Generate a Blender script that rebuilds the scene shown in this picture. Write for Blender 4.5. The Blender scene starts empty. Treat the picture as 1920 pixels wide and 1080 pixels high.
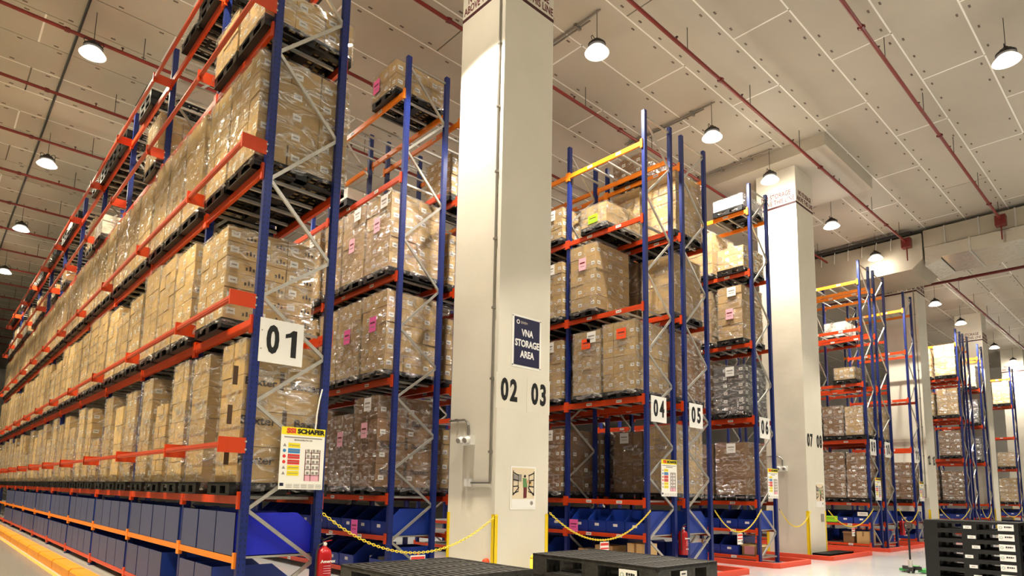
import bpy, bmesh, math, random
from mathutils import Matrix, Vector
S = bpy.context.scene
COL = S.collection
PI = math.pi
rnd = random.Random(7)

# ------------------------------------------------------------------ camera, world, exposure
cam_d = bpy.data.cameras.new('camera'); cam = bpy.data.objects.new('camera', cam_d); COL.objects.link(cam)
# rows: world axes seen from the lens (right, down, forward)
RX = (0.73524935, 0.10122204, 0.67019587); RY = (-0.67751204, 0.08110049, 0.73102678); RZ = (0.01964281, -0.99155273, 0.12820823)
M = Matrix(((RX[0], -RX[1], -RX[2], 0), (RY[0], -RY[1], -RY[2], 0), (RZ[0], -RZ[1], -RZ[2], 1.72), (0, 0, 0, 1)))
cam.matrix_world = M
cam_d.sensor_width = 36; cam_d.lens = 1197.2163 * 36 / 1920
cam_d.shift_x = (960 - 951.574) / 1920; cam_d.shift_y = (769.18 - 540) / 1920
cam_d.clip_start = 0.05; cam_d.clip_end = 300
S.camera = cam
S.view_settings.view_transform = 'Standard'; S.view_settings.look = 'None'
S.view_settings.gamma = 1.0; S.view_settings.use_curve_mapping = False
S.view_settings.exposure = 0.5
W = bpy.data.worlds.new('world'); S.world = W; W.use_nodes = True
W.node_tree.nodes['Background'].inputs[0].default_value = (1.0, 0.93, 0.82, 1)
W.node_tree.nodes['Background'].inputs[1].default_value = 0.25
S.cycles.max_bounces = 6; S.cycles.diffuse_bounces = 2; S.cycles.glossy_bounces = 2
S.cycles.transmission_bounces = 3; S.cycles.transparent_max_bounces = 8
S.cycles.caustics_reflective = False; S.cycles.caustics_refractive = False
S.cycles.sample_clamp_indirect = 6
S.cycles.use_adaptive_sampling = True; S.cycles.adaptive_threshold = 0.03
S.cycles.use_denoising = True

# hanging lamps: x, y, and warmth; the lamp's own light is made in its builder
LAMP_Z = 11.64
LAMPS = [(2.0, 9.6, 1), (2.0, 16.56, 1), (2.0, 23.57, 1), (2.03, 30.54, 1), (2.08, 37.49, 1),
         (10.26, 8.46, 0), (15.19, 8.44, 0), (18.66, 8.44, 0), (23.54, 8.44, 0), (28.05, 8.42, 0), (31.94, 8.48, 0),
         (36.9, 8.5, 0), (41.9, 8.5, 0), (45.2, 8.5, 0), (50.05, 8.47, 0), (56.0, 8.47, 0),
         (5.25, 8.44, 0), (5.25, 15.4, 0), (5.25, 22.4, 0), (12.2, 19.4, 0), (15.19, 15.4, 0),
         (-3.5, 1.8, 1), (3.4, 1.5, 0), (10.2, 1.5, 0), (17.04, 2.25, 0), (23.6, 1.6, 0), (30.4, 1.6, 0), (37.2, 1.6, 0), (44, 1.6, 0), (52, 1.6, 0),
         (-3.5, -5.4, 0), (3.4, -5.4, 0), (10.2, -5.4, 0), (17.0, -5.4, 0), (23.6, -5.4, 0), (30.4, -5.4, 0),
         (-2.6, 8.0, 2), (-2.6, 13.5, 2), (-2.6, 19.0, 2), (-2.6, 25.0, 2), (-2.6, 32.0, 2), (-2.6, 39.0, 2)]
SPOT_W = 2300.0
LEAK_W = 60.0

# ------------------------------------------------------------------ materials
def nt(name):
    m = bpy.data.materials.new(name); m.use_nodes = True
    n = m.node_tree.nodes; b = n['Principled BSDF']
    return m, m.node_tree, n, b
def lin(c):
    f = lambda v: v / 12.92 if v <= 0.04045 else ((v + 0.055) / 1.055) ** 2.4
    return tuple(f(v / 255) for v in c)
def mat(name, rgb, rough=0.5, metal=0.0, noise=0.0, nscale=4.0, bump=0.0, bscale=30.0, vary=0.0, island=False, spec=None, coord='Object'):
    m, t, n, b = nt(name)
    c = lin(rgb)
    b.inputs['Base Color'].default_value = (*c, 1); b.inputs['Roughness'].default_value = rough; b.inputs['Metallic'].default_value = metal
    if spec is not None: b.inputs['Specular IOR Level'].default_value = spec
    tc = None
    src = None
    if noise > 0 or bump > 0:
        tc = n.new('ShaderNodeTexCoord')
    if noise > 0:
        nz = n.new('ShaderNodeTexNoise'); nz.inputs['Scale'].default_value = nscale; nz.inputs['Detail'].default_value = 5
        t.links.new(tc.outputs[coord], nz.inputs['Vector'])
        r = n.new('ShaderNodeMapRange'); r.inputs[1].default_value = 0.3; r.inputs[2].default_value = 0.7
        r.inputs[3].default_value = 1 - noise; r.inputs[4].default_value = 1 + noise
        t.links.new(nz.outputs['Fac'], r.inputs[0]); src = r.outputs[0]
    if vary > 0:
        if island:
            g = n.new('ShaderNodeNewGeometry'); o = g.outputs['Random Per Island']
        else:
            g = n.new('ShaderNodeObjectInfo'); o = g.outputs['Random']
        r2 = n.new('ShaderNodeMapRange'); r2.inputs[3].default_value = 1 - vary; r2.inputs[4].default_value = 1 + vary
        t.links.new(o, r2.inputs[0])
        if src is not None:
            mu = n.new('ShaderNodeMath'); mu.operation = 'MULTIPLY'
            t.links.new(src, mu.inputs[0]); t.links.new(r2.outputs[0], mu.inputs[1]); src = mu.outputs[0]
        else: src = r2.outputs[0]
    if src is not None:
        vm = n.new('ShaderNodeVectorMath'); vm.operation = 'SCALE'; vm.inputs[0].default_value = c
        t.links.new(src, vm.inputs['Scale']); t.links.new(vm.outputs[0], b.inputs['Base Color'])
    if bump > 0:
        nb = n.new('ShaderNodeTexNoise'); nb.inputs['Scale'].default_value = bscale; nb.inputs['Detail'].default_value = 4
        t.links.new(tc.outputs[coord], nb.inputs['Vector'])
        bp = n.new('ShaderNodeBump'); bp.inputs['Strength'].default_value = bump; bp.inputs['Distance'].default_value = 0.02
        t.links.new(nb.outputs['Fac'], bp.inputs['Height']); t.links.new(bp.outputs[0], b.inputs['Normal'])
    return m

def emis(name, rgb, s):
    m = bpy.data.materials.new(name); m.use_nodes = True; n = m.node_tree.nodes; n.clear()
    e = n.new('ShaderNodeEmission'); e.inputs[0].default_value = (*rgb, 1); e.inputs[1].default_value = s
    o = n.new('ShaderNodeOutputMaterial'); m.node_tree.links.new(e.outputs[0], o.inputs[0]); return m

def film_mat(name, lo, hi, tint=(1, 1, 1)):
    m = bpy.data.materials.new(name); m.use_nodes = True; t = m.node_tree; n = t.nodes; n.clear()
    tr = n.new('ShaderNodeBsdfTransparent'); tr.inputs[0].default_value = (0.92, 0.92, 0.91, 1)
    gl = n.new('ShaderNodeBsdfGlossy'); gl.inputs['Roughness'].default_value = 0.075; gl.inputs[0].default_value = (1, 1, 1, 1)
    df = n.new('ShaderNodeBsdfDiffuse'); df.inputs[0].default_value = (*[0.85 * v for v in tint], 1)
    tc = n.new('ShaderNodeTexCoord'); mp = n.new('ShaderNodeMapping'); mp.inputs['Scale'].default_value = (2.2, 2.2, 5.5); mp.inputs['Rotation'].default_value = (0.35, 0.3, 0.2)
    nz = n.new('ShaderNodeTexNoise'); nz.inputs['Scale'].default_value = 1.5; nz.inputs['Detail'].default_value = 3.5; nz.inputs['Distortion'].default_value = 1.6
    t.links.new(tc.outputs['Object'], mp.inputs[0]); t.links.new(mp.outputs[0], nz.inputs['Vector'])
    bp = n.new('ShaderNodeBump'); bp.inputs['Strength'].default_value = 1.0; bp.inputs['Distance'].default_value = 0.1
    t.links.new(nz.outputs['Fac'], bp.inputs['Height']); t.links.new(bp.outputs[0], gl.inputs['Normal'])
    mr = n.new('ShaderNodeMapRange'); mr.inputs[1].default_value = 0.46; mr.inputs[2].default_value = 0.74; mr.inputs[3].default_value = lo; mr.inputs[4].default_value = hi
    t.links.new(nz.outputs['Fac'], mr.inputs[0])
    m1 = n.new('ShaderNodeMixShader'); m1.inputs[0].default_value = 0.2
    t.links.new(gl.outputs[0], m1.inputs[1]); t.links.new(df.outputs[0], m1.inputs[2])
    m2 = n.new('ShaderNodeMixShader'); t.links.new(mr.outputs[0], m2.inputs[0]); t.links.new(tr.outputs[0], m2.inputs[1]); t.links.new(m1.outputs[0], m2.inputs[2])
    o = n.new('ShaderNodeOutputMaterial'); t.links.new(m2.outputs[0], o.inputs[0]); return m

def steel_holes(name, rgb):
    """painted upright with rows of dark punched slots (fine relief, a few millimetres)"""
    m, t, n, b = nt(name); c = lin(rgb)
    b.inputs['Roughness'].default_value = 0.38; b.inputs['Metallic'].default_value = 0.0
    tc = n.new('ShaderNodeTexCoord'); sp = n.new('ShaderNodeSeparateXYZ'); t.links.new(tc.outputs['Object'], sp.inputs[0])
    def M_(op, a, bb=None):
        q = n.new('ShaderNodeMath'); q.operation = op
        if isinstance(a, float): q.inputs[0].default_value = a
        else: t.links.new(a, q.inputs[0])
        if bb is not None:
            if isinstance(bb, float): q.inputs[1].default_value = bb
            else: t.links.new(bb, q.inputs[1])
        return q.outputs[0]
    fz = M_('FRACT', M_('MULTIPLY', sp.outputs['Z'], 13.333))
    hz = M_('MULTIPLY', M_('GREATER_THAN', fz, 0.25), M_('LESS_THAN', fz, 0.62))
    ax = M_('ABSOLUTE', sp.outputs['X']); ay = M_('ABSOLUTE', sp.outputs['Y'])
    hx = M_('MULTIPLY', M_('GREATER_THAN', ax, 0.022), M_('LESS_THAN', ax, 0.034))
    hy = M_('MULTIPLY', M_('GREATER_THAN', ay, 0.018), M_('LESS_THAN', ay, 0.03))
    h = M_('MULTIPLY', hz, M_('MAXIMUM', hx, hy))
    mx = n.new('ShaderNodeMix'); mx.data_type = 'RGBA'; t.links.new(h, mx.inputs[0])
    mx.inputs[6].default_value = (*c, 1); mx.inputs[7].default_value = (0.006, 0.008, 0.02, 1)
    t.links.new(mx.outputs[2], b.inputs['Base Color'])
    return m

MT = dict(
    aisle=mat('aisle_resin', (132, 133, 128), 0.16, noise=0.08, nscale=.6),
    floor=mat('floor_resin', (196, 194, 190), 0.13, noise=0.06, nscale=0.5, bump=0.03, bscale=3, coord='Object'),
    wall=mat('wall_paint', (236, 232, 222), 0.6, noise=0.02, nscale=1.5, bump=0.1, bscale=4),
    column=mat('column_paint', (230, 223, 204), 0.36, noise=0.03, nscale=1.2, bump=0.6, bscale=1.8),
    ceil=mat('ceiling_board', (186, 177, 160), 0.6, noise=0.05, nscale=0.7, vary=0.05, bump=0.05, bscale=2),
    joint=mat('joint_tape', (250, 246, 236), 0.4, 0.1),
    fix=mat('panel_fixing', (96, 82, 68), 0.6),
    blue=steel_holes('upright_blue', (18, 38, 108)),
    blue2=mat('frame_blue', (18, 36, 104), 0.4),
    orange=mat('beam_orange', (206, 64, 16), 0.36, noise=0.05, nscale=6),
    amber=mat('beam_orange_glare', (250, 138, 28), 0.36, noise=0.04, nscale=6),  # beam orange made yellower, glare put into the colour
    galv=mat('galvanised', (205, 202, 192), 0.34, 0.75, noise=0.08, nscale=20),
    galvd=mat('galvanised_dull', (190, 188, 180), 0.42, 0.6, noise=0.08, nscale=20),
    railred=mat('guard_rail_paint', (190, 74, 46), 0.4),
    card=mat('cardboard', (196, 162, 108), 0.72, noise=0.07, nscale=5, vary=0.10),
    cardi=mat('cardboard_stack', (196, 162, 108), 0.72, noise=0.07, nscale=5, vary=0.10, island=True),
    carddark=mat('cardboard_brown', (142, 106, 70), 0.72, noise=0.08, nscale=5, vary=0.10),
    carddarki=mat('cardboard_brown_stack', (142, 106, 70), 0.72, noise=0.08, nscale=5, vary=0.10, island=True),
    cardlight=mat('cardboard_pale', (220, 184, 124), 0.7, noise=0.06, nscale=5, vary=0.08),
    cardlighti=mat('cardboard_pale_stack', (220, 184, 124), 0.7, noise=0.06, nscale=5, vary=0.08, island=True),
    cardwhite=mat('white_carton', (236, 228, 216), 0.6, noise=0.03, vary=0.05),
    cardwhitei=mat('white_carton_stack', (236, 228, 216), 0.6, noise=0.03, vary=0.05, island=True),
    crate=mat('grey_crate', (104, 102, 100), 0.45, vary=0.06),
    tape=mat('carton_tape', (160, 122, 76), 0.3),
    seam=mat('carton_seam', (78, 56, 36), 0.8),
    ink=mat('print_ink', (62, 50, 44), 0.7),
    paper=mat('label_paper', (240, 236, 228), 0.5),
    papergrey=mat('label_print', (150, 142, 132), 0.6),
    pink=mat('pink_paper', (238, 96, 168), 0.55), palepink=mat('pale_pink_paper', (240, 178, 190), 0.55),
    tagorange=mat('orange_paper', (248, 86, 34), 0.5), green=mat('lime_paper', (160, 235, 30), 0.5),
    black=mat('black_plastic', (12, 12, 13), 0.42, noise=0.15, nscale=14),
    blackold=mat('scuffed_black_plastic', (44, 42, 38), 0.45, noise=0.6, nscale=18, bump=0.3, bscale=60),
    film=film_mat('stretch_film', 0.06, 0.72), film2=film_mat('stretch_film_thick', 0.16, 0.95),
    bin=mat('bin_blue', (28, 58, 150), 0.35, noise=0.04, vary=0.06), binback=mat('bin_blue_sheen', (70, 76, 110), 0.5, noise=0.05, vary=0.06),  # bin backs: sheen and yellowish light put into a greyer blue
    bincobalt=mat('bin_cobalt', (34, 42, 190), 0.32),
    pipe=mat('sprinkler_pipe_red', (118, 28, 16), 0.45), pipedark=mat('coupling_red', (104, 22, 16), 0.4),
    steel=mat('grey_conduit', (150, 146, 136), 0.35, 0.7), dark=mat('dark_metal', (38, 36, 34), 0.5), blk=mat('black_ink', (14, 14, 14), 0.6),
    maroondark=mat('dark_maroon_paint', (70, 22, 24), 0.6), maroon=mat('maroon_paint', (104, 34, 34), 0.6), white=mat('white_board', (246, 243, 234), 0.35), cream=mat('cream_board', (252, 249, 238), 0.4),
    yellow=mat('safety_yellow', (246, 210, 20), 0.4), yellow2=mat('kerb_yellow', (214, 134, 20), 0.4, noise=0.05, nscale=3),
    chain=mat('chain_yellow', (250, 222, 60), 0.4), red=mat('extinguisher_red', (176, 18, 26), 0.25), redline=mat('kerb_orange', (222, 68, 34), 0.42),
    navy=mat('navy_sign', (34, 34, 66), 0.35), foil=mat('duct_foil', (214, 208, 194), 0.24, 0.8, bump=0.6, bscale=5), duct=mat('duct_wrap', (170, 160, 140), 0.6, noise=0.05, nscale=1.5, bump=0.3, bscale=2),
    glassbowl=film_mat('clear_reflector', 0.25, 0.5), bluew=mat('print_blue', (60, 140, 200), 0.5), redw=mat('print_red', (226, 60, 50), 0.5), yeloww=mat('print_yellow', (250, 230, 30), 0.5),
    palegreen=mat('print_pale_green', (150, 172, 150), 0.6), greenc=mat('truck_green', (60, 150, 70), 0.4), line=mat('floor_line_yellow', (206, 168, 90), 0.3), skin=mat('print_skin', (214, 168, 130), 0.6), shirt=mat('print_shirt', (96, 140, 84), 0.6), sand=mat('print_sand', (232, 214, 180), 0.6),
    lamp=emis('lamp_glow', (1.0, 0.94, 0.84), 28), lampw=emis('lamp_glow_warm', (1.0, 0.9, 0.72), 28), bowlglow=emis('reflector_glow', (1.0, 0.86, 0.70), 1.7),
)

# ------------------------------------------------------------------ mesh helpers
class MB:
    def __init__(s): s.v = []; s.f = []; s.m = []; s.mats = []
    def mi(s, m):
        if m not in s.mats: s.mats.append(m)
        return s.mats.index(m)
    def quad(s, p, m='card'):
        k = len(s.v); s.v += [tuple(q) for q in p]; s.f.append(tuple(range(k, k + len(p)))); s.m.append(s.mi(m)); return s
    def box(s, a, b, m='card'):
        x0, y0, z0 = a; x1, y1, z1 = b
        if x0 > x1: x0, x1 = x1, x0
        if y0 > y1: y0, y1 = y1, y0
        if z0 > z1: z0, z1 = z1, z0
        k = len(s.v); i = s.mi(m)
        s.v += [(x0, y0, z0), (x1, y0, z0), (x1, y1, z0), (x0, y1, z0), (x0, y0, z1), (x1, y0, z1), (x1, y1, z1), (x0, y1, z1)]
        for q in ((3, 2, 1, 0), (4, 5, 6, 7), (0, 1, 5, 4), (1, 2, 6, 5), (2, 3, 7, 6), (3, 0, 4, 7)):
            s.f.append(tuple(k + j for j in q)); s.m.append(i)
        return s
    def tube(s, p, q, r, m='galv', n=8, r2=None, caps=True):
        p = Vector(p); q = Vector(q); d = (q - p).normalized()
        u = d.orthogonal().normalized(); w = d.cross(u); k = len(s.v); i = s.mi(m); r2 = r if r2 is None else r2
        for c, rr in ((p, r), (q, r2)):
            for j in range(n):
                a = 2 * PI * (j + .5) / n; s.v.append(tuple(c + (u * math.cos(a) + w * math.sin(a)) * rr))
        for j in range(n):
            s.f.append((k + j, k + (j + 1) % n, k + n + (j + 1) % n, k + n + j)); s.m.append(i)
        if caps:
            s.f.append(tuple(k + j for j in reversed(range(n)))); s.m.append(i)
            s.f.append(tuple(k + n + j for j in range(n))); s.m.append(i)
        return s
    def path(s, pts, r, m='galv', n=8):
        for a, b in zip(pts[:-1], pts[1:]): s.tube(a, b, r, m, n)
        return s
    def bar(s, p, q, w, h, m='galv'):
        """rectangular bar between two points; w across (horizontal), h the other way"""
        p = Vector(p); q = Vector(q); d = (q - p).normalized(); up = Vector((0, 0, 1))
        if abs(d.z) > .99: up = Vector((0, 1, 0))
        a = d.cross(up).normalized(); b = a.cross(d).normalized(); k = len(s.v); i = s.mi(m)
        for c in (p, q):
            for sx, sy in ((-1, -1), (1, -1), (1, 1), (-1, 1)): s.v.append(tuple(c + a * sx * w / 2 + b * sy * h / 2))
        for f in ((3, 2, 1, 0), (4, 5, 6, 7), (0, 1, 5, 4), (1, 2, 6, 5), (2, 3, 7, 6), (3, 0, 4, 7)):
            s.f.append(tuple(k + j for j in f)); s.m.append(i)
        return s
    def lathe(s, prof, n=20, m='dark', c=(0, 0, 0)):
        k = len(s.v); i = s.mi(m)
        for r, z in prof:
            for j in range(n):
                a = 2 * PI * j / n; s.v.append((c[0] + r * math.cos(a), c[1] + r * math.sin(a), c[2] + z))
        for q in range(len(prof) - 1):
            for j in range(n):
                s.f.append((k + q * n + j, k + q * n + (j + 1) % n, k + (q + 1) * n + (j + 1) % n, k + (q + 1) * n + j)); s.m.append(i)
        return s
    def prism(s, poly, axis, a, b, m='card'):
        """polygon (list of 2-tuples) extruded along axis 'x','y','z' from a to b"""
        k = len(s.v); i = s.mi(m); n = len(poly)
        def P(u, v, w): return {'x': (w, u, v), 'y': (u, w, v), 'z': (u, v, w)}[axis]
        for w in (a, b):
            for u, v in poly: s.v.append(P(u, v, w))
        s.f.append(tuple(k + j for j in reversed(range(n)))); s.m.append(i)
        s.f.append(tuple(k + n + j for j in range(n))); s.m.append(i)
        for j in range(n): s.f.append((k + j, k + (j + 1) % n, k + n + (j + 1) % n, k + n + j)); s.m.append(i)
        return s
    def mesh(s, name, smooth=False):
        me = bpy.data.meshes.new(name); me.from_pydata(s.v, [], s.f)
        for m in s.mats: me.materials.append(MT[m])
        me.polygons.foreach_set('material_index', s.m)
        if smooth: me.polygons.foreach_set('use_smooth', [True] * len(s.f))
        bm = bmesh.new(); bm.from_mesh(me); bmesh.ops.recalc_face_normals(bm, faces=bm.faces); bm.to_mesh(me); bm.free()
        me.update(); return me

def place(name, me, parent=None, loc=(0, 0, 0), rot=(0, 0, 0), scale=None, label=None, cat=None, group=None, kind=None):
    o = bpy.data.objects.new(name, me); COL.objects.link(o)
    if parent is not None: o.parent = parent
    o.location = loc; o.rotation_euler = rot
    if scale: o.scale = scale
    return tag(o, label, cat, group, kind)
def tag(o, label=None, cat=None, group=None, kind=None):
    if label: o['label'] = label
    if cat: o['category'] = cat
    if group: o['group'] = group
    if kind: o['kind'] = kind
    return o
def thing(name, loc, label, cat, group=None, rot=(0, 0, 0)):
    return place(name, None, None, loc, rot, None, label, cat, group)
def copy_tree(o, parent=None):
    c = o.copy(); COL.objects.link(c)
    if parent is not None: c.parent = parent
    for ch in o.children: copy_tree(ch, c)
    return c

_TXT = {}
def text_mesh(txt, size, m, bold=0.0, xs=1.0, depth=0.002, align='CENTER', line=1.0):
    key = (txt, size, m, bold, xs, align)
    if key in _TXT: return _TXT[key]
    cu = bpy.data.curves.new('lettering', 'FONT'); cu.body = txt; cu.size = size; cu.align_x = align; cu.align_y = 'CENTER'
    cu.offset = bold; cu.extrude = depth; cu.space_line = line; cu.resolution_u = 3
    o = bpy.data.objects.new('lettering', cu); COL.objects.link(o)
    dg = bpy.context.evaluated_depsgraph_get(); me = bpy.data.meshes.new_from_object(o.evaluated_get(dg))
    bpy.data.objects.remove(o); bpy.data.curves.remove(cu)
    for v in me.vertices: v.co.x *= xs
    me.materials.clear(); me.materials.append(MT[m]); _TXT[key] = me; return me
FY = (PI / 2, 0, 0)          # faces -Y
FX = (PI / 2, 0, -PI / 2)    # faces -X
ORD = ['first', 'second', 'third', 'fourth', 'fifth', 'sixth', 'seventh', 'eighth', 'ninth', 'tenth', 'eleventh', 'twelfth', 'thirteenth', 'fourteenth', 'fifteenth', 'sixteenth', 'seventeenth', 'eighteenth', 'nineteenth', 'twentieth'] + ['%s' % a for a in
       ['twenty-first', 'twenty-second', 'twenty-third', 'twenty-fourth', 'twenty-fifth', 'twenty-sixth', 'twenty-seventh', 'twenty-eighth', 'twenty-ninth', 'thirtieth', 'thirty-first', 'thirty-second', 'thirty-third', 'thirty-fourth', 'thirty-fifth', 'thirty-sixth', 'thirty-seventh', 'thirty-eighth', 'thirty-ninth', 'fortieth', 'forty-first', 'forty-second', 'forty-third', 'forty-fourth', 'forty-fifth', 'forty-sixth', 'forty-seventh', 'forty-eighth', 'forty-ninth', 'fiftieth']]

def smudge(w, h, m):
    """print too small to read: four blocks of uneven height"""
    b = MB()
    for q, (a, c) in enumerate(((-.5, 1), (-.22, .8), (.04, .9), (.28, .6))): b.box((a * w, -h * c / 2, -.001), (a * w + w * .2, h * c / 2, .001), m)
    return b.mesh('print')
def digit_mesh(ch, h, m='blk'):
    if ch != '1':
        me = text_mesh(ch, h * 1.36, m, h * .052, .66); return me
    w = h * .5; key = ('one', h)
    if key not in _TXT:
        _TXT[key] = MB().prism([(.02 * h, -h / 2), (.22 * h, -h / 2), (.22 * h, h / 2), (.07 * h, h / 2), (-.06 * h, .38 * h), (-.2 * h, .33 * h), (-.2 * h, .18 * h), (.02 * h, .25 * h)], 'z', -.002, .002, m).mesh('digit_one')
    return _TXT[key]
def number(parent, txt, h, x, y, z, gap=.56):
    for i, ch in enumerate(txt): place('digit', digit_mesh(ch, h), parent, (x + (i - .5) * gap * h, y, z), FY)

# ------------------------------------------------------------------ the room
CZ = 12.6
X0, X1, Y0, Y1 = -12.0, 64.0, -13.0, 78.0
place('floor', MB().box((X0, Y0, -.2), (X1, Y1, 0), 'floor').mesh('floor'), kind='structure')
place('wall_left', MB().box((X0 - .2, Y0, 0), (X0, Y1, 13), 'wall').mesh('wall_left'), kind='structure')
place('wall_right', MB().box((X1, Y0, 0), (X1 + .2, Y1, 13), 'wall').mesh('wall_right'), kind='structure')
place('wall_back', MB().box((X0, Y1, 0), (X1, Y1 + .2, 13), 'wall').mesh('wall_back'), kind='structure')
place('wall_front', MB().box((X0, Y0 - .2, 0), (X1, Y0, 13), 'wall').mesh('wall_front'), kind='structure')
ceiling = place('ceiling', MB().box((X0, Y0, CZ + .06), (X1, Y1, CZ + .3), 'ceil').mesh('ceiling'), kind='structure')
PX, PY = 4.88, 1.33
pan = MB().box((.015, .012, 0), (PX - .015, PY - .012, .06), 'ceil').mesh('ceiling_panel')
cells = []
j = -2
for j in range(-8, 57):
    yy = 1.48 + j * PY
    off = 0.0 if j % 2 == 0 else 2.44
    for i in range(-1, 15):
        xx = -8.0 + 4.26 - PX + i * PX + off
        if xx < X0 or xx + PX > X1 or yy < Y0 or yy + PY > Y1: continue
        cells.append((xx, yy))
cells.sort(key=lambda c: (c[0] - 12) ** 2 / 3 + (c[1] - 6) ** 2)
far = MB(); fx_far = MB(); strip = MB()
for n_, (xx, yy) in enumerate(cells):
    if n_ < 290: place('ceiling_panel', pan, ceiling, (xx, yy, CZ))
    else: far.box((xx + .015, yy + .012, CZ), (xx + PX - .015, yy + PY - .012, CZ + .06), 'ceil')
    r_ = rnd.random()
    for fx in (.35, 1.2, 2.05, 2.9, 3.75, 4.55):
        for fy in (.13, PY - .13):
            if rnd.random() < .85:
                a = xx + fx + rnd.uniform(-.05, .05); b = yy + fy
                strip.box((a - .05, b - .02, CZ - .006), (a + .05, b + .02, CZ), 'fix')
    if rnd.random() < .75: strip.box((xx - .02, yy + .02, CZ - .004), (xx + .02, yy + PY - .02, CZ + .002), 'joint')
    if rnd.random() < .82: strip.box((xx + .02, yy - .018, CZ - .004), (xx + PX - .02, yy + .018, CZ + .002), 'joint')
place('ceiling_panels', far.mesh('ceiling_panels'), ceiling, kind='stuff')
place('joint_strips_and_fixings', strip.mesh('joint_strips'), ceiling, kind='stuff')
# dropped soffit over the second column
place('trim_1', MB().box((18.9, 6.85, 12.2), (22.9, 24, CZ), 'ceil').mesh('soffit'), kind='structure', label='dropped ceiling soffit above the second white column')
# painted yellow line on the left aisle floor, white line on the right
place('floor', MB().box((X0, 5.5, 0), (2.08, Y1, .0015), 'aisle').mesh('aisle_floor'), kind='structure', label='grey coated aisle floor left of rack one')
place('floor_line', MB().box((2.08, 6, 0), (2.16, 45, .002), 'line').mesh('floor_line'), kind='structure')

def lamp(i, x, y, warm):
    col_ = (1.0, 0.86, 0.60) if warm else (1.0, 0.93, 0.82)
    lab = None
    if warm == 2: lab = 'high bay lamp left of the left aisle, outside the view, %s from the front' % ORD[i - 36]
    elif y > 9 and x < 4: lab = 'hanging high bay lamp over the left aisle, %s from the front' % ORD[LAMPS.index((x, y, warm))]
    elif 8 < y < 9: lab = 'round glowing high bay lamp on a cable, %s in the row from the first column' % ORD[max(0, i - 5)]
    elif y > 9: lab = 'high bay lamp over the aisles between racks two and five, %s from the front' % ORD[i - 17]
    else: lab = 'high bay lamp over the front floor, %s from the left wall' % ORD[(i - 21) % 9] + (', nearer row' if i >= 30 else '')
    if i == 24: lab = 'large high bay lamp at the top right corner of the photo'
    t = thing('high_bay_lamp', (x, y, LAMP_Z), lab, 'lamp', 'high bay lamps')
    h = MB().lathe([(.0, .2), (.06, .2), (.07, .16), (.13, .15), (.15, .11), (.19, .09), (.19, .04), (.0, .04)], 16, 'dark')
    place('housing', LM['housing'], t); place('reflector', LM['bowl'], t)
    place('lens', LM['lensw' if warm else 'lens'], t); place('cable', LM['cable'], t)
    place('hanger_loop', LM['loop'], t)
    d = bpy.data.lights.new('lamp_beam', 'SPOT'); d.energy = SPOT_W * ((1.55 if warm == 2 else .75 if warm else 1.15) if y > 5 else (.66 if y > 0 else .3)); d.spot_size = math.radians(102); d.spot_blend = .12; d.shadow_soft_size = .16; d.color = col_
    o = bpy.data.objects.new('lamp_beam', d); COL.objects.link(o); o.parent = t; o.location = (0, 0, -.13)
    d = bpy.data.lights.new('lamp_spill', 'POINT'); d.energy = LEAK_W; d.shadow_soft_size = .2; d.color = col_
    o = bpy.data.objects.new('lamp_spill', d); COL.objects.link(o); o.parent = t; o.location = (0, 0, -.2)
LM = dict(
    housing=MB().lathe([(.0, .24), (.05, .24), (.06, .19), (.13, .17), (.16, .12), (.2, .10), (.2, .05), (.0, .05)], 18, 'dark').mesh('housing'),
    bowl=MB().lathe([(.12, .05), (.16, .03), (.22, -.03), (.27, -.10), (.275, -.11), (.27, -.115)], 24, 'bowlglow').mesh('reflector', True),
    lens=MB().lathe([(.0, -.085), (.24, -.085), (.26, -.10), (.0, -.11)], 24, 'lamp').mesh('lens'),
    lensw=MB().lathe([(.0, -.085), (.24, -.085), (.26, -.10), (.0, -.11)], 24, 'lampw').mesh('lens_warm'),
    cable=MB().tube((0, 0, .24), (0, 0, CZ - LAMP_Z), .008, 'dark', 6).mesh('cable'),
    loop=MB().path([(.14, 0, .1), (.2, 0, .2), (.17, 0, .27), (.1, 0, .25), (.06, 0, .17)], .009, 'dark', 6).path([(-.14, 0, .1), (-.2, 0, .2), (-.16, 0, .25), (-.06, 0, .2)], .008, 'dark', 6).mesh('loop'))
for i, L in enumerate(LAMPS): lamp(i, *L)
for k, (x, y0, y1) in enumerate(((10.26, 8.46, 13), (15.19, 8.44, 11.4), (18.66, 8.44, 11), (23.54, 8.44, 11), (5.25, 6, 12))):
    c = MB().tube((x, y0 - .1, CZ - .05), (x, y1, CZ - .05), .022, 'steel', 6).tube((x + .12, y0 + .3, CZ - .03), (x + .12, y1, CZ - .03), .016, 'steel', 6)
    for q in range(3): c.box((x - .05, y0 + .6 + q, CZ - .08), (x + .16, y0 + .66 + q, CZ), 'steel')
    tag(place('ceiling_conduit', c.mesh('ceiling_conduit')), 'grey conduit on the ceiling feeding the %s lamp from the first column' % ORD[k] if k < 4 else 'grey conduit on the ceiling between racks 01 and 02', 'conduit', 'ceiling conduits')

tag(place('ceiling_cable', MB().tube((1.8, 5, CZ - .04), (1.8, 60, CZ - .04), .03, 'dark', 6).mesh('ceiling_cable')), 'long dark cable line on the ceiling over the left aisle', 'cable')
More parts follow.
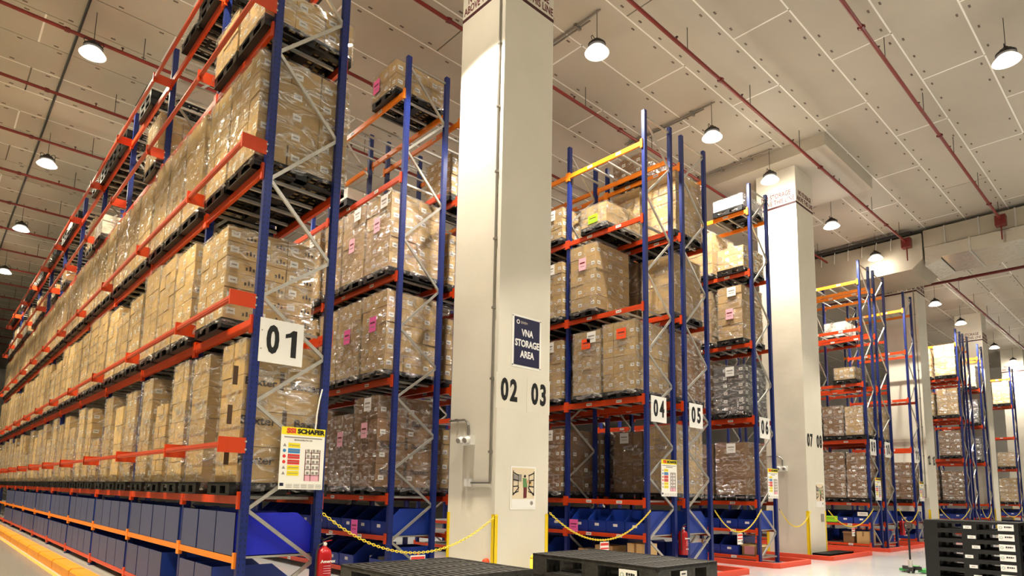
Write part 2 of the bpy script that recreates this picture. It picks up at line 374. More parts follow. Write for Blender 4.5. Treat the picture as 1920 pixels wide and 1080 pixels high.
# sprinkler pipes
PYS = [4.3, 7.35, 10.45, 13.6, 16.75, 19.83, 22.95, 26.05, 29.15, 32.25, 35.35, 38.4, 41.5, 44.6, 47.7, 50.8, 53.9, 57, 60.1]
coup = MB().tube((-.05, 0, 0), (.05, 0, 0), .058, 'pipedark', 10).box((-.035, -.075, -.02), (.035, .075, .02), 'pipedark').mesh('coupling')
head = MB().tube((0, 0, .02), (0, 0, .11), .014, 'pipedark', 6).tube((0, 0, .11), (0, 0, .12), .035, 'dark', 8).mesh('sprinkler_head')
rod = MB().tube((0, 0, 0), (0, 0, CZ - 12.0), .009, 'dark', 6).mesh('hanger_rod')
for k, y in enumerate(PYS):
    xe = 28.2 if k < 2 else 28.4
    t = thing('sprinkler_pipe', (0, y, 12.0), 'red sprinkler pipe under the ceiling, %s from the front' % ORD[k], 'pipe', 'red sprinkler pipes')
    place('pipe_run', MB().tube((-6.5, 0, 0), (xe, 0, 0), .042, 'pipe', 10).mesh('pipe_run'), t)
    for q in range(11):
        x = -4.6 + q * 3.05 + (.55 if k == 0 else .0)
        if x > xe - .5: continue
        place('sprinkler_head', head, t, (x + 1.1, 0, 0)); place('hanger_rod', rod, t, (x + 1.55, 0, 0))
        if q % 2 == 0: place('coupling', coup, t, (x, 0, 0))
    if k < 2: place('end_box', MB().box((xe - .05, -.16, -.22), (xe + .25, .16, .16), 'pipedark').tube((xe + .1, 0, -.2), (xe + .1, 0, -.75), .025, 'pipedark', 8).mesh('end_box'), t)
for k, x in enumerate((32.45, 34.63)):
    t = thing('main_pipe', (x + (.0 if k else .0), 0, 11.95), ['dark red main pipe crossing the ceiling beyond the duct, nearer one', 'dark red main pipe crossing the ceiling beyond the duct, farther one'][k], 'pipe', 'red main pipes')
    place('pipe_run', MB().tube((0, 0, 0), (0, 13 if k else 7.9, 0), .07, 'pipedark', 10).mesh('main_run'), t)
    for q in range(3): place('coupling', coup, t, (0, 1.5 + 2.7 * q, 0), (0, 0, PI / 2), (1.5, 1.5, 1.5))
t = thing('sprinkler_pipe', (34.7, 7.45, 11.95), 'dark red branch pipe running off from the farther main pipe', 'pipe')
place('pipe_run', MB().tube((0, 0, 0), (24, 0, 0), .05, 'pipedark', 10).mesh('branch_run'), t)
for q in range(6): place('coupling', coup, t, (1.5 + q * 3, 0, 0)); place('hanger_rod', rod, t, (2.2 + q * 3, 0, .03))

# air duct
t = thing('air_duct', (28.6, 0, 0), 'big wrapped air duct with silver foil section below the ceiling', 'air duct')
d = MB().prism([(6.9, 12.35), (6.9, 11.3), (7.3, 10.95), (30, 10.95), (30, 12.35)], 'x', 0, 2.6, 'duct')
place('wrapped_section', d.mesh('wrapped_section'), t)
d = MB().box((0.05, -2, 11.75), (2.5, 6.85, 12.45), 'duct')
for q in range(8): d.box((0.02, -1.6 + q * 1.1, 11.74), (2.52, -1.55 + q * 1.1, 12.47), 'galvd')
place('upper_section', d.mesh('upper_section'), t)
d = MB().prism([(6.85, 12.2), (6.85, 11.0), (6.3, 11.15), (6.3, 11.7)], 'x', .1, 2.3, 'foil')
d.box((-.05, -2, 11.2), (2.3, 6.28, 11.7), 'foil')
for q in range(5): d.box((-.08, -1.5 + q * 1.7, 11.17), (2.33, -1.44 + q * 1.7, 11.73), 'galv')
place('foil_section', d.mesh('foil_section'), t)
for q in range(11):
    a = 8.0 + q * .55
    place('hanger', MB().tube((-.02, a, 12.2), (-.05, a - .07, CZ - .0), .014, 'joint', 6).tube((-.02, a, 12.2), (-.04, a, 11.9), .014, 'joint', 6).mesh('duct_hanger'), t)
place('cable_tray', MB().box((-.28, 7.2, 12.38), (-.1, 26, 12.46), 'dark').mesh('cable_tray'), t)

# ------------------------------------------------------------------ racking
SH = .19
LV = [1.62, 3.86, 5.91, 7.94, 9.73]          # tops of the five pallet beams
TOPZ = 10.49
up_m = MB()
def upright_mesh(h):
    b = MB().box((-.05, -.004, 0), (-.042, .07, h), 'blue').box((.042, -.004, 0), (.05, .07, h), 'blue').box((-.05, -.008, 0), (.05, 0, h), 'blue').box((-.05, .066, 0), (-.02, .072, h), 'blue').box((.02, .066, 0), (.05, .072, h), 'blue')
    b.box((-.08, -.05, 0), (.08, .12, .012), 'blue2')
    return b.mesh('upright')
UPM = upright_mesh(TOPZ)
NODES_L = [1.45, 2.79, 4.17, 5.76, 7.58, 9.4]; NODES_R = [.12, .79, 2.12, 3.48, 4.84, 6.66, 8.48, 10.3]
def nodes(flip):
    zs = [.12, .79, 1.45, 2.12, 2.79, 3.48, 4.17, 4.84, 5.76, 6.66, 7.58, 8.48, 9.4, 10.3]
    # alternate sides; side of .79 is the right one unless flipped
    return [((1 if (k % 2 == 1) != flip else 0), z) for k, z in enumerate(zs)]
def beam_mesh(L, m, hgt, face):
    """beam along +Y; box section with a step lip, end plates; face -1: outside is -X"""
    b = MB().box((-.025, .04, -hgt), (.025, L - .04, 0), m).box((-.027 * 1, .04, -hgt * .62), (.027, L - .04, -hgt * .38), m)
    for y in (.0, L - .06): b.box((-.034 if face < 0 else -.02, y, -hgt - .06), (.02 if face < 0 else .034, y + .06, .05), m)
    return b.mesh('beam')
LBL = MB().box((-.003, -.075, -.03), (0, .075, .03), 'paper').box((-.004, -.06, -.012), (-.002, .06, .012), 'papergrey').mesh('beam_label')
SUP = {}
def support_mesh(D):
    return MB().box((.02, -.022, -.045), (D - .02, .022, -.008), 'galvd').mesh('pallet_support')
rail_cache = {}
RACKS = {}
def rack(no, x, D, y0, bays, label, flip=False, guard=False, near=2, amber=(4,), skip_levels=(), bottom=True, lvls=LV):
    t = thing('pallet_rack', (x, y0, 0), label, 'pallet rack', 'blue and orange pallet racks')
    ys = [0]
    for b in bays: ys.append(ys[-1] + b)
    RACKS[no] = (x, D, y0, ys)
    far_b = MB()
    for k, y in enumerate(ys):
        yy = y if k < len(ys) - 1 else y - .07
        place('upright', UPM, t, (0, yy, 0)); place('upright', UPM, t, (D, yy, 0))
        nd = nodes(flip)
        for q in range(len(nd) - 1):
            (s0, z0), (s1, z1) = nd[q], nd[q + 1]
            p = ((.03 if s0 == 0 else D - .03), .03, z0); r = ((.03 if s1 == 0 else D - .03), .03, z1)
            if k < near:
                key = (D, flip, q)
                if key not in rail_cache: rail_cache[key] = MB().bar(p, r, .032, .045, 'galv').mesh('brace')
                place('brace', rail_cache[key], t, (0, yy, 0))
            else: far_b.bar((p[0], yy + .03, p[2]), (r[0], yy + .03, r[2]), .032, .045, 'galv')
        key = (D, 'tie')
        if key not in rail_cache: rail_cache[key] = MB().bar((.03, .03, 10.34), (D - .03, .03, 10.34), .03, .04, 'galv').bar((.03, .03, .16), (D - .03, .03, .16), .03, .04, 'galv').mesh('frame_tie')
        place('frame_tie', rail_cache[key], t, (0, yy, 0))
    if far_b.v: place('far_bracing', far_b.mesh('far_bracing'), t, kind='stuff')
    sup_far = MB()
    heights = [(SH, .075, 'orange', False)] if bottom else []
    heights += [(.88, .08, 'amber' if no == 1 else 'orange', False)]
    heights += [(z, .13 if i == 1 else .105, 'amber' if i in amber and no != 1 else 'orange', True) for i, z in enumerate(lvls)]
    for k, bl in enumerate(bays):
        for (z, hg, m, pal) in heights:
            for side, xx in ((-1, -.045), (1, D + .045)):
                key = ('beam', bl, m, hg, side)
                if key not in rail_cache: rail_cache[key] = beam_mesh(bl, m, hg, side)
                bm_ = place('beam', rail_cache[key], t, (xx, ys[k] + .035, z))
                if side < 0 and k < near and no != 1:
                    for fy in (.3, .68): place('beam_label', LBL, bm_, (-.028, bl * fy, -hg / 2))
            if pal:
                n_ = 7 if bl > 3 else 5
                for q in range(n_):
                    yy = ys[k] + .3 + (bl - .55) * q / (n_ - 1)
                    if k < near:
                        if D not in SUP: SUP[D] = support_mesh(D)
                        place('pallet_support', SUP[D], t, (0, yy, z))
                    else: sup_far.box((.02, yy - .022, z - .045), (D - .02, yy + .022, z - .008), 'galvd')
            else:
                key = ('deck', bl, D)
                if key not in rail_cache:
                    g = MB()
                    n2 = 4
                    for q in range(n2):
                        a = .1 + (bl - .2) * q / n2; g.box((-.01, a + .01, -.03), (D + .01, a + (bl - .2) / n2 - .01, -.004), 'galvd')
                    rail_cache[key] = g.mesh('shelf_deck')
                place('shelf_deck', rail_cache[key], t, (0, ys[k], z))
    if sup_far.v: place('far_pallet_supports', sup_far.mesh('far_supports'), t, kind='stuff')
    if guard:
        for li, gz in enumerate((2.235, 4.07, 6.15, 8.18, 9.7)):
            for k in range(len(bays)):
                key = ('rail', bays[k])
                if key not in rail_cache: rail_cache[key] = MB().box((-.025, 0.01, -.032), (.02, bays[k] - .01, .032), 'railred').box((-.03, 0.01, -.012), (-.02, bays[k] - .01, .012), 'railred').mesh('guard_rail')
                place('guard_rail', rail_cache[key], t, (-.33, ys[k], gz))
            for k, y in enumerate(ys):
                key = ('br', k == 0)
                if key not in rail_cache:
                    b = MB().box((-.37, -.012, -.095), (-.05, 0, .095), 'orange')
                    b.box((-.37, -.012, -.095), (-.355, .03, .095), 'orange').tube((-.05, -.02, .05), (-.05, .0, .05), .014, 'galv', 6).tube((-.05, -.02, -.05), (-.05, .0, -.05), .014, 'galv', 6)
                    rail_cache[key] = b.mesh('guard_bracket')
                place('guard_bracket', rail_cache[key], t, (0, y, gz))
    return t
B1, BB = 2.27, 3.1
rack(1, 3.0, .97, 8.0, [B1] + [BB] * 10, 'long blue and orange pallet rack with the 01 sign on its end frame', guard=True, near=4)
rack(2, 6.52, .97, 10.25, [BB, BB], 'blue and orange pallet rack set back left of the first white column', flip=True)
rack(3, 7.97, .97, 10.3, [BB], 'pallet rack mostly hidden behind the first white column', near=1)
rack(4, 11.43, 1.02, 8.0, [B1, BB, BB], 'blue and orange pallet rack with the 04 sign on its end frame', flip=True)
rack(5, 12.95, 1.03, 8.0, [B1, BB, BB], 'blue and orange pallet rack with the 05 sign, second of the close pair')
rack(6, 16.4, 1.01, 8.0, [B1, BB], 'blue and orange pallet rack with the 06 sign, before the second column')
rack(9, 24.76, 1.0, 8.0, [B1, BB], 'mostly empty orange beamed rack with the 09 sign, right of the second column', flip=True, amber=(4,))
rack(10, 26.3, 1.1, 8.0, [B1, BB], 'blue rack with the 10 sign back to back with rack 09', near=1)
rack(11, 29.94, 1.0, 8.0, [B1], 'slim blue rack just left of the third white column', near=1)
rack(14, 38.3, .8, 8.0, [B1, BB], 'loaded rack just right of the third white column', flip=True, near=1)
rack(15, 39.7, .9, 8.0, [B1], 'rack back to back with the loaded one right of the third column', near=1)
rack(16, 42.93, .9, 8.0, [B1], 'narrow far rack just left of the fourth white column', near=1)
rack(19, 51.55, .9, 8.0, [B1], 'farthest blue and orange rack at the right edge of the photo', near=1)

# ------------------------------------------------------------------ pallets and loads
def pallet_mesh(Wx, Ly, m='black', H=.165):
    b = MB()
    nx = 9
    for i in range(nx):
        a = -Wx / 2 + i * (Wx - .05) / (nx - 1); b.box((a, -Ly / 2, H - .03), (a + .05, Ly / 2, H), m)
    for j in range(9):
        a = -Ly / 2 + j * (Ly - .035) / 8; b.box((-Wx / 2, a, H - .028), (Wx / 2, a + .035, H - .006), m)
    b.box((-Wx / 2, -Ly / 2, H - .045), (Wx / 2, -Ly / 2 + .012, H), m); b.box((-Wx / 2, Ly / 2 - .012, H - .045), (Wx / 2, Ly / 2, H), m)
    b.box((-Wx / 2, -Ly / 2, H - .045), (-Wx / 2 + .012, Ly / 2, H), m); b.box((Wx / 2 - .012, -Ly / 2, H - .045), (Wx / 2, Ly / 2, H), m)
    for x in (-Wx / 2, -.08, Wx / 2 - .16):
        for y in (-Ly / 2, -.07, Ly / 2 - .14): b.box((x + .002, y + .002, .02), (x + .158, y + .138, H - .03), m)
        b.box((x, -Ly / 2, 0), (x + .16, Ly / 2, .022), m)
    for y in (-Ly / 2, Ly / 2 - .1): b.box((-Wx / 2, y, 0), (Wx / 2, y + .1, .022), m)
    return b.mesh('pallet')
PAL = {}
def pallet_for(Wx, Ly):
    k = (round(Wx, 2), round(Ly, 2))
    if k not in PAL: PAL[k] = pallet_mesh(*k)
    return PAL[k]
def carton(a, b, m, b_=None, style='plain', faces=()):
    """one carton in mesh builder: body, tape seam, label and print on the outer faces"""
    g = b_ or MB()
    x0, y0, z0 = a; x1, y1, z1 = b
    g.box(a, b, m)
    w, l, h = x1 - x0, y1 - y0, z1 - z0
    if '-x' in faces:
        cy = (y0 + y1) / 2
        if style in ('label', 'both'):
            s = min(.1, l * .3); g.box((x0 - .002, y0 + l * .12, z0 + h * .3), (x0, y0 + l * .12 + s * 1.1, z0 + h * .3 + s * .8), 'paper').box((x0 - .003, y0 + l * .12 + s * .2, z0 + h * .3 + s * .3), (x0 - .001, y0 + l * .12 + s * .85, z0 + h * .3 + s * .5), 'papergrey')
        if style == 'plain': g.box((x0 - .0015, y0 + .01, z0 + h * .47), (x0, y1 - .01, z0 + h * .55), 'tape') if h > .4 else None
    if '-y' in faces:
        if style in ('label', 'both'):
            s = min(.12, w * .3); g.box((x0 + w * .1, y0 - .002, z0 + h * .3), (x0 + w * .1 + s, y0, z0 + h * .3 + s * .75), 'paper').box((x0 + w * .1 + s * .2, y0 - .003, z0 + h * .3 + s * .3), (x0 + w * .1 + s * .8, y0 - .001, z0 + h * .3 + s * .45), 'papergrey')
        if style == 'both':
            q = x0 + w * .62
            for e in range(3): g.box((q + e * .05, y0 - .002, z0 + h * .3), (q + e * .05 + .028, y0, z0 + h * (.5 + .12 * (e % 2))), 'ink')
    return g
def film_mesh(Wx, Ly, z0, H, seed, m='film', skirt=.06):
    r = random.Random(seed); b = MB(); n = 9; nz = max(4, int(H / .14)); i = b.mi(m)
    ring = []
    pts = []
    hx, hy = Wx / 2 + .012, Ly / 2 + .012
    for k in range(n): pts.append((-hx + 2 * hx * k / n, -hy, 0, -1))
    for k in range(n): pts.append((hx, -hy + 2 * hy * k / n, 1, 0))
    for k in range(n): pts.append((hx - 2 * hx * k / n, hy, 0, 1))
    for k in range(n): pts.append((-hx, hy - 2 * hy * k / n, -1, 0))
    N = len(pts)
    for q in range(nz + 1):
        z = z0 - skirt + (H + skirt + .01) * q / nz
        for (x, y, nx, ny) in pts:
            d = r.uniform(0.0, .018) + (r.uniform(0, .03) if q == 0 else 0)
            zz = z + (r.uniform(-.03, .03) if q == 0 else 0)
            b.v.append((x + nx * d, y + ny * d, zz))
    for q in range(nz):
        for k in range(N):
            b.f.append((q * N + k, q * N + (k + 1) % N, (q + 1) * N + (k + 1) % N, (q + 1) * N + k)); b.m.append(i)
    # loose cover on the top rim
    k0 = nz * N; base = len(b.v)
    for (x, y, nx, ny) in pts: b.v.append((x * .72, y * .72, z0 + H + r.uniform(.01, .05)))
    for k in range(N): b.f.append((k0 + k, k0 + (k + 1) % N, base + (k + 1) % N, base + k)); b.m.append(i)
    me = bpy.data.meshes.new('stretch_film'); me.from_pydata(b.v, [], b.f); me.materials.append(MT[m]); return me
PH = .165
PROTO = {}
def load_parts(Wx, Ly, H, nx, ny, nz, m, style, detail, wrap=True, seed=0, jit=.008, text=None, thick=False):
    """a wrapped pallet load with its origin under the middle of the pallet; returns a prototype key -> list of (name, mesh, loc, rot, kind, sub)"""
    key = (round(Wx, 2), round(Ly, 2), round(H, 2), nx, ny, nz, m, style, detail, wrap, seed % 5, text, thick)
    if key in PROTO: return PROTO[key]
    r = random.Random(seed * 13 + 5); parts = [('pallet', pallet_for(1.3, max(.78, Ly)), (0, 0, 0), None)]
    cx, cy, cz = Wx / nx, Ly / ny, H / nz
    joined = MB(); cache = {}
    mm = m if (detail or m == 'crate') else m + 'i'
    for k in range(nz):
        for i in range(nx):
            for j in range(ny):
                if 0 < i < nx - 1 and 0 < j < ny - 1 and k < nz - 1: continue
                if i > 0 and j > 0 and k < nz - 1 and detail and i < nx - 1 and j < ny - 1: continue
                f = (('-x',) if i == 0 else ()) + (('-y',) if j == 0 else ())
                dx = r.uniform(-jit, jit); dy = r.uniform(-jit, jit)
                g = .004
                if detail:
                    fk = (f,)
                    if fk not in cache: cache[fk] = carton((g, g, .002), (cx - g, cy - g, cz - .006), mm, None, style, f).mesh('crate' if m == 'crate' else 'carton')
                    parts.append(('crate' if m == 'crate' else 'carton', cache[fk], (-Wx / 2 + i * cx + dx, -Ly / 2 + j * cy + dy, PH + k * cz), None))
                else:
                    a = (-Wx / 2 + i * cx + dx, -Ly / 2 + j * cy + dy, PH + k * cz)
                    carton((a[0] + g, a[1] + g, a[2] + .002), (a[0] + cx - g, a[1] + cy - g, a[2] + cz - .006), mm, joined, style, f)
    if not detail: parts.append(('cartons', joined.mesh('cartons'), (0, 0, 0), 'stuff'))
    if wrap: parts.append(('stretch_film', film_mesh(Wx, Ly, PH, H, seed, 'film2' if thick else 'film', .09), (0, 0, 0), None))
    PROTO[key] = parts; return parts
cnt = {}
NM = {1: 'rack one', 2: 'rack two', 3: 'rack three', 4: 'rack four', 5: 'rack five', 6: 'rack six', 9: 'rack nine', 10: 'rack ten', 11: 'rack eleven', 14: 'rack beside third column', 15: 'rack behind that beside third column', 16: 'rack before fourth column', 19: 'farthest rack'}
def put_load(no, lv, y, Ly, H, nx=3, ny=3, nz=5, m='card', style='plain', detail=False, wrap=True, seed=0, Wx=1.28, dx=0.0, desc='shrink-wrapped brown carton load', tagc=None, tagz=.6, text=None, white=None, thick=False, tagy=.5):
    x, D, _, _ = RACKS[no]
    k = cnt.get((no, lv), 0); cnt[(no, lv)] = k + 1
    where = ['lowest', 'second', 'third', 'fourth', 'top'][lv]
    nm = NM[no]
    lab = '%s, %s, %s level, %s in' % (desc, nm, where, ORD[k])
    t = thing('pallet_load', (x + D / 2 + .0 + dx, y + Ly / 2, LV[lv]), lab, 'pallet load', 'pallet loads in the racks')
    for (n_, me, loc, kd) in load_parts(Wx, Ly, H, nx, ny, nz, m, style, detail, wrap, seed, text=text, thick=thick):
        o = place(n_, me, t, loc)
        if kd: o['kind'] = kd
    xf = -Wx / 2 - .03
    if tagc:
        q = place('paper_tag', TAG[tagc], t, (xf, Ly * (tagy - .5), PH + H * tagz))
        if tagc in ('pink', 'tagorange', 'green'): q['label'] = {'pink': 'bright pink paper tag', 'tagorange': 'bright orange paper tag', 'green': 'lime green paper tag'}[tagc]
    if white: place('paper_sheet', TAG['sheet'], t, (xf, Ly * white, PH + H - .16))
    if text:
        for (tx, tz, s) in text:
            place('printed_word', text_mesh('Baxter', .15 * s, 'ink', .003, 1.15), t, (tx, -Ly / 2 - .004, PH + tz), FY)
            place('printed_mark', MB().box((-.03, -.002, -.12), (.03, 0, .12), 'seam').mesh('mark'), t, (tx - .36 * s, -Ly / 2 - .001, PH + tz + .05))
    return t
def tagm(m, w, h): return MB().box((-.004, -w / 2, -h / 2), (0, w / 2, h / 2), m).box((-.006, -w * .36, h * .05), (-.003, w * .36, h * .16), 'maroon' if m != 'paper' else 'papergrey').box((-.006, -w * .3, -h * .2), (-.003, w * .3, -h * .15), 'papergrey').mesh('paper_tag')
TAG = dict(pink=tagm('pink', .24, .3), palepink=tagm('palepink', .22, .3), tagorange=tagm('tagorange', .26, .24), green=tagm('green', .28, .2), sheet=tagm('paper', .26, .26))

# rack 01, lowest pallet level
put_load(1, 0, 8.12, .8, 1.82, 2, 2, 4, 'card', 'plain', True, seed=1, Wx=1.14, text=((-.35, .28, 1), (.35, .28, 1), (-.35, .78, 1), (.35, .78, 1), (.25, 1.28, .9), (-.35, 1.28, .9)), desc='tall load of large brown printed cartons')
put_load(1, 0, 9.42, .74, 1.8, 2, 2, 4, 'card', 'plain', True, seed=2, Wx=1.16, thick=True, desc='tall narrow film-wrapped carton load')
pats = [(3, 3, 6, 'card', 'plain'), (3, 2, 5, 'card', 'label'), (4, 3, 7, 'card', 'plain'), (2, 2, 4, 'cardlight', 'plain'), (3, 3, 5, 'card', 'label')]
ypos = []
for b in range(10):
    y0b = 10.25 + BB * b
    for q in range(3): ypos.append((b, q, y0b + .12 + q * .99))
R1H = {0: [1.84, 1.28, 1.8, 1.7, 1.5, 1.78, .95, 1.72, 1.8, 1.4, 1.76, 1.6]}
for n_, (b, q, y) in enumerate(ypos):
    det = b < 3
    h = R1H[0][n_ % 12]; L_ = (.72, .64, .68)[n_ % 3]
    p = pats[(n_ * 2) % 5]
    put_load(1, 0, y, L_, h, p[0], p[1], p[2], 'card' if n_ % 4 else 'cardlight', p[4], det, seed=n_ % 5, Wx=1.18, thick=(n_ % 3 != 1), desc='film-wrapped carton load')
# second level
put_load(1, 1, 8.9, 1.12, 1.32, 3, 3, 6, 'card', 'both', True, seed=3, Wx=1.28, desc='labelled carton load with printed glyphs')
for n_, (b, q, y) in enumerate(ypos):
    det = b < 2
    h = (1.48, 1.55, 1.6, 1.35, 1.2, 1.5, 1.62, 1.66, 1.5)[n_ % 9]
    p = pats[(n_ + 1) % 5]
    put_load(1, 1, y, .93, h, p[0], p[1], p[2], 'card' if n_ % 5 else 'cardlight', p[4], det, seed=(n_ + 2) % 5, desc='film-wrapped carton load')
# third level
put_load(1, 2, 8.1, 1.05, 1.5, 3, 3, 5, 'card', 'label', True, seed=4, Wx=1.3, desc='large tall film-wrapped carton load')
put_load(1, 2, 9.22, .88, 1.55, 3, 3, 5, 'cardlight', 'label', True, seed=1, Wx=1.28, desc='tall pale carton load')
for n_, (b, q, y) in enumerate(ypos):
    det = b < 2
    h = (1.58, 1.62, 1.66, 1.55)[n_ % 4]; p = pats[(n_ + 3) % 5]
    put_load(1, 2, y, .94, h, p[0], p[1], p[2], ('card', 'cardlight')[n_ % 3 == 0], p[4], det, seed=(n_ + 1) % 5, desc='film-wrapped carton load')
# fourth level
put_load(1, 3, 8.1, .95, .5, 3, 3, 2, 'cardlight', 'label', True, seed=2, Wx=1.3, desc='low pale labelled carton load')
put_load(1, 3, 9.15, .95, .66, 3, 3, 2, 'cardlight', 'plain', True, seed=0, Wx=1.3, desc='low pale carton load')
for n_, (b, q, y) in enumerate(ypos):
    if n_ in (0, 1, 2, 4, 5, 6, 7, 10, 11, 12, 14, 16, 17, 21): continue
    h = (.35, .9, 1.0, .5, .8)[n_ % 5]
    if n_ == 3: h = 1.0
    put_load(1, 3, y, .93, h, 3, 3, 3, ('cardlight', 'card', 'cardwhite')[n_ % 3] if n_ != 3 else 'cardlight', 'plain', b < 2, seed=n_ % 5, desc='carton load')
# top level: empty black pallets stacked two and three high, a few thin loads
for n_, (b, q, y) in enumerate([(-1, 0, 8.1), (-1, 1, 9.15)] + ypos):
    if n_ in (4, 5, 7, 12, 13, 17, 20, 24, 28): continue
    if n_ % 4 == 3: put_load(1, 4, y, .93, (.22, .3)[n_ % 2], 3, 3, 1, 'cardwhite' if n_ % 3 == 0 else 'carddark', 'plain', False, True, seed=n_ % 5, desc='dark pallet with a thin wrapped layer'); continue
    for k in range(3 if n_ < 4 else 2):
        place('plastic_pallet', pallet_for(1.3, .96), None, (3.485, y + .47, LV[4] + .17 * k), label='empty black pallet, top level of rack one, %s spot, %s' % (ORD[n_], ['bottom one', 'second one', 'third one'][k]), cat='pallet', group='empty pallets on top of rack one')

# rack 02
put_load(2, 0, 10.6, .88, 1.75, 2, 3, 4, 'carddark', 'label', True, seed=1, tagc='palepink', tagz=.62, white=-.1, text=((-.35, .3, .9), (.35, .3, .9), (-.35, .8, .9), (.35, .8, .9), (.35, 1.25, .9)), desc='tall brown printed carton load with pale pink tag')
put_load(2, 0, 11.55, .9, 1.45, 3, 4, 4, 'carddark', 'label', True, seed=2, tagc='palepink', tagz=.66, thick=True, desc='brown carton load with glossy film and pink tag')
put_load(2, 0, 12.5, .8, 1.6, 3, 3, 4, 'carddark', 'label', False, seed=3, desc='dark brown carton load')
put_load(2, 1, 10.45, .92, 1.58, 3, 3, 5, 'card', 'label', True, seed=4, tagc='pink', tagz=.6, desc='wrapped carton load with bright pink tag')
put_load(2, 1, 11.47, .92, 1.56, 2, 3, 4, 'card', 'label', True, seed=0, tagc='pink', tagz=.55, thick=True, desc='wrapped carton load with bright pink tag')
put_load(2, 1, 12.45, .8, 1.55, 3, 3, 5, 'card', 'label', True, seed=1, desc='wrapped carton load')
put_load(2, 2, 10.45, .95, 1.55, 2, 2, 5, 'card', 'label', True, seed=2, tagc='palepink', tagz=.62, white=-.25, desc='wrapped carton load with white sheet and pale tag')
put_load(2, 2, 11.47, .92, 1.6, 3, 2, 4, 'card', 'plain', True, seed=3, tagc='palepink', tagz=.5, white=-.2, desc='wrapped carton load with pale pink tag')
put_load(2, 2, 12.45, .8, 1.6, 3, 3, 5, 'card', 'label', True, seed=4, white=-.1, desc='wrapped carton load with white sheet')
put_load(2, 4, 10.5, .9, .6, 3, 3, 2, 'card', 'label', True, seed=0, tagc='pink', tagz=.5, tagy=.8, desc='low wrapped carton load high up')
for n_ in range(3):
    for lv, h in ((0, 1.6), (1, 1.55), (2, 1.6)): put_load(2, lv, 13.5 + n_ * .99, .9, h, 3, 3, 5, 'card', 'label', False, seed=(n_ + lv) % 5, tagc=('pink' if lv == 1 else None), tagz=.55, white=(-.1 if lv == 2 else None), desc='carton load')
put_load(2, 3, 12.3, .85, .25, 3, 3, 1, 'cardwhite', 'plain', False, False, seed=1, desc='dark pallet with pale sheets')
for lv, h, m in ((0, 1.2, 'card'), (1, 1.3, 'card'), (2, 1.1, 'cardlight'), (3, .9, 'card')):
    put_load(3, lv, 10.5, .9, h, 3, 3, 4, m, 'label', True, seed=lv, desc='carton load glimpsed beside the column')

# rack 04
put_load(4, 1, 8.22, .9, 1.56, 3, 3, 4, 'card', 'label', True, seed=1, tagc='tagorange', tagz=.82, tagy=.4, white=.0, desc='wrapped carton load with bright orange tag')
put_load(4, 1, 9.2, .82, 1.5, 3, 3, 5, 'card', 'label', True, seed=2, tagc='tagorange', tagz=.8, thick=True, white=-.2, desc='glossy wrapped carton load with orange tag')
put_load(4, 2, 9.33, .8, 1.62, 3, 2, 5, 'card', 'label', True, seed=3, tagc='palepink', tagz=.7, desc='tall carton load with pink tag')
put_load(4, 3, 9.02, .78, .5, 3, 3, 2, 'cardlight', 'plain', True, seed=4, tagc='green', tagz=.3, thick=True, desc='low film-wrapped load with lime green tag')
for lv, h, m in ((1, 1.45, 'card'), (2, 1.4, 'card'), (3, .8, 'card')):
    put_load(4, lv, 10.42, .9, h, 3, 3, 5 if lv < 3 else 3, m, 'label', True, seed=lv, white=(-.1 if lv else None), desc='carton load')
    put_load(4, lv, 11.4, .9, h, 3, 3, 5 if lv < 3 else 3, m, 'label', False, seed=lv + 1, desc='carton load')
for n_ in range(3): put_load(4, 0, 10.42 + .99 * n_ + 1.9 * 0, .9, 1.5, 3, 3, 4, 'carddark', 'label', False, seed=n_, white=-.1, desc='dark brown carton load')
# rack 05
put_load(5, 0, 8.25, .9, 1.6, 4, 3, 2, 'cardlight', 'label', True, seed=1, thick=True, Wx=1.1, desc='pale film-wrapped load')
put_load(5, 0, 9.22, .85, 1.5, 2, 3, 4, 'carddark', 'plain', True, seed=2, Wx=1.1, white=.1, desc='dark brown carton load')
put_load(5, 1, 8.22, .95, 1.55, 4, 2, 3, 'carddark', 'plain', True, seed=3, Wx=1.1, desc='wrapped brown carton load')
put_load(5, 1, 9.22, .85, 1.5, 3, 3, 4, 'carddark', 'label', True, seed=3, Wx=1.1, desc='wrapped brown carton load')
put_load(5, 2, 8.22, .95, 1.45, 3, 2, 4, 'card', 'plain', True, seed=4, Wx=1.15, desc='wrapped carton load')
put_load(5, 2, 9.3, .8, 1.5, 3, 2, 4, 'carddark', 'plain', True, seed=4, Wx=1.15, desc='wrapped brown carton load')
put_load(5, 3, 8.15, .95, 1.5, 2, 2, 3, 'cardlight', 'plain', True, seed=0, Wx=1.2, desc='tall pale carton load')
put_load(5, 3, 9.2, .85, 1.45, 2, 2, 3, 'card', 'plain', True, seed=1, Wx=1.2, desc='tall carton load')
put_load(5, 4, 9.1, .9, .55, 3, 2, 2, 'carddark', 'label', True, seed=2, desc='low brown load on black pallet')
for lv, h in ((0, 1.5), (1, 1.5), (2, 1.5)):
    for n_ in range(3): put_load(5, lv, 10.45 + .99 * n_, .9, h, 3, 3, 4, 'carddark', 'label', False, seed=(lv + n_) % 5, desc='brown carton load')
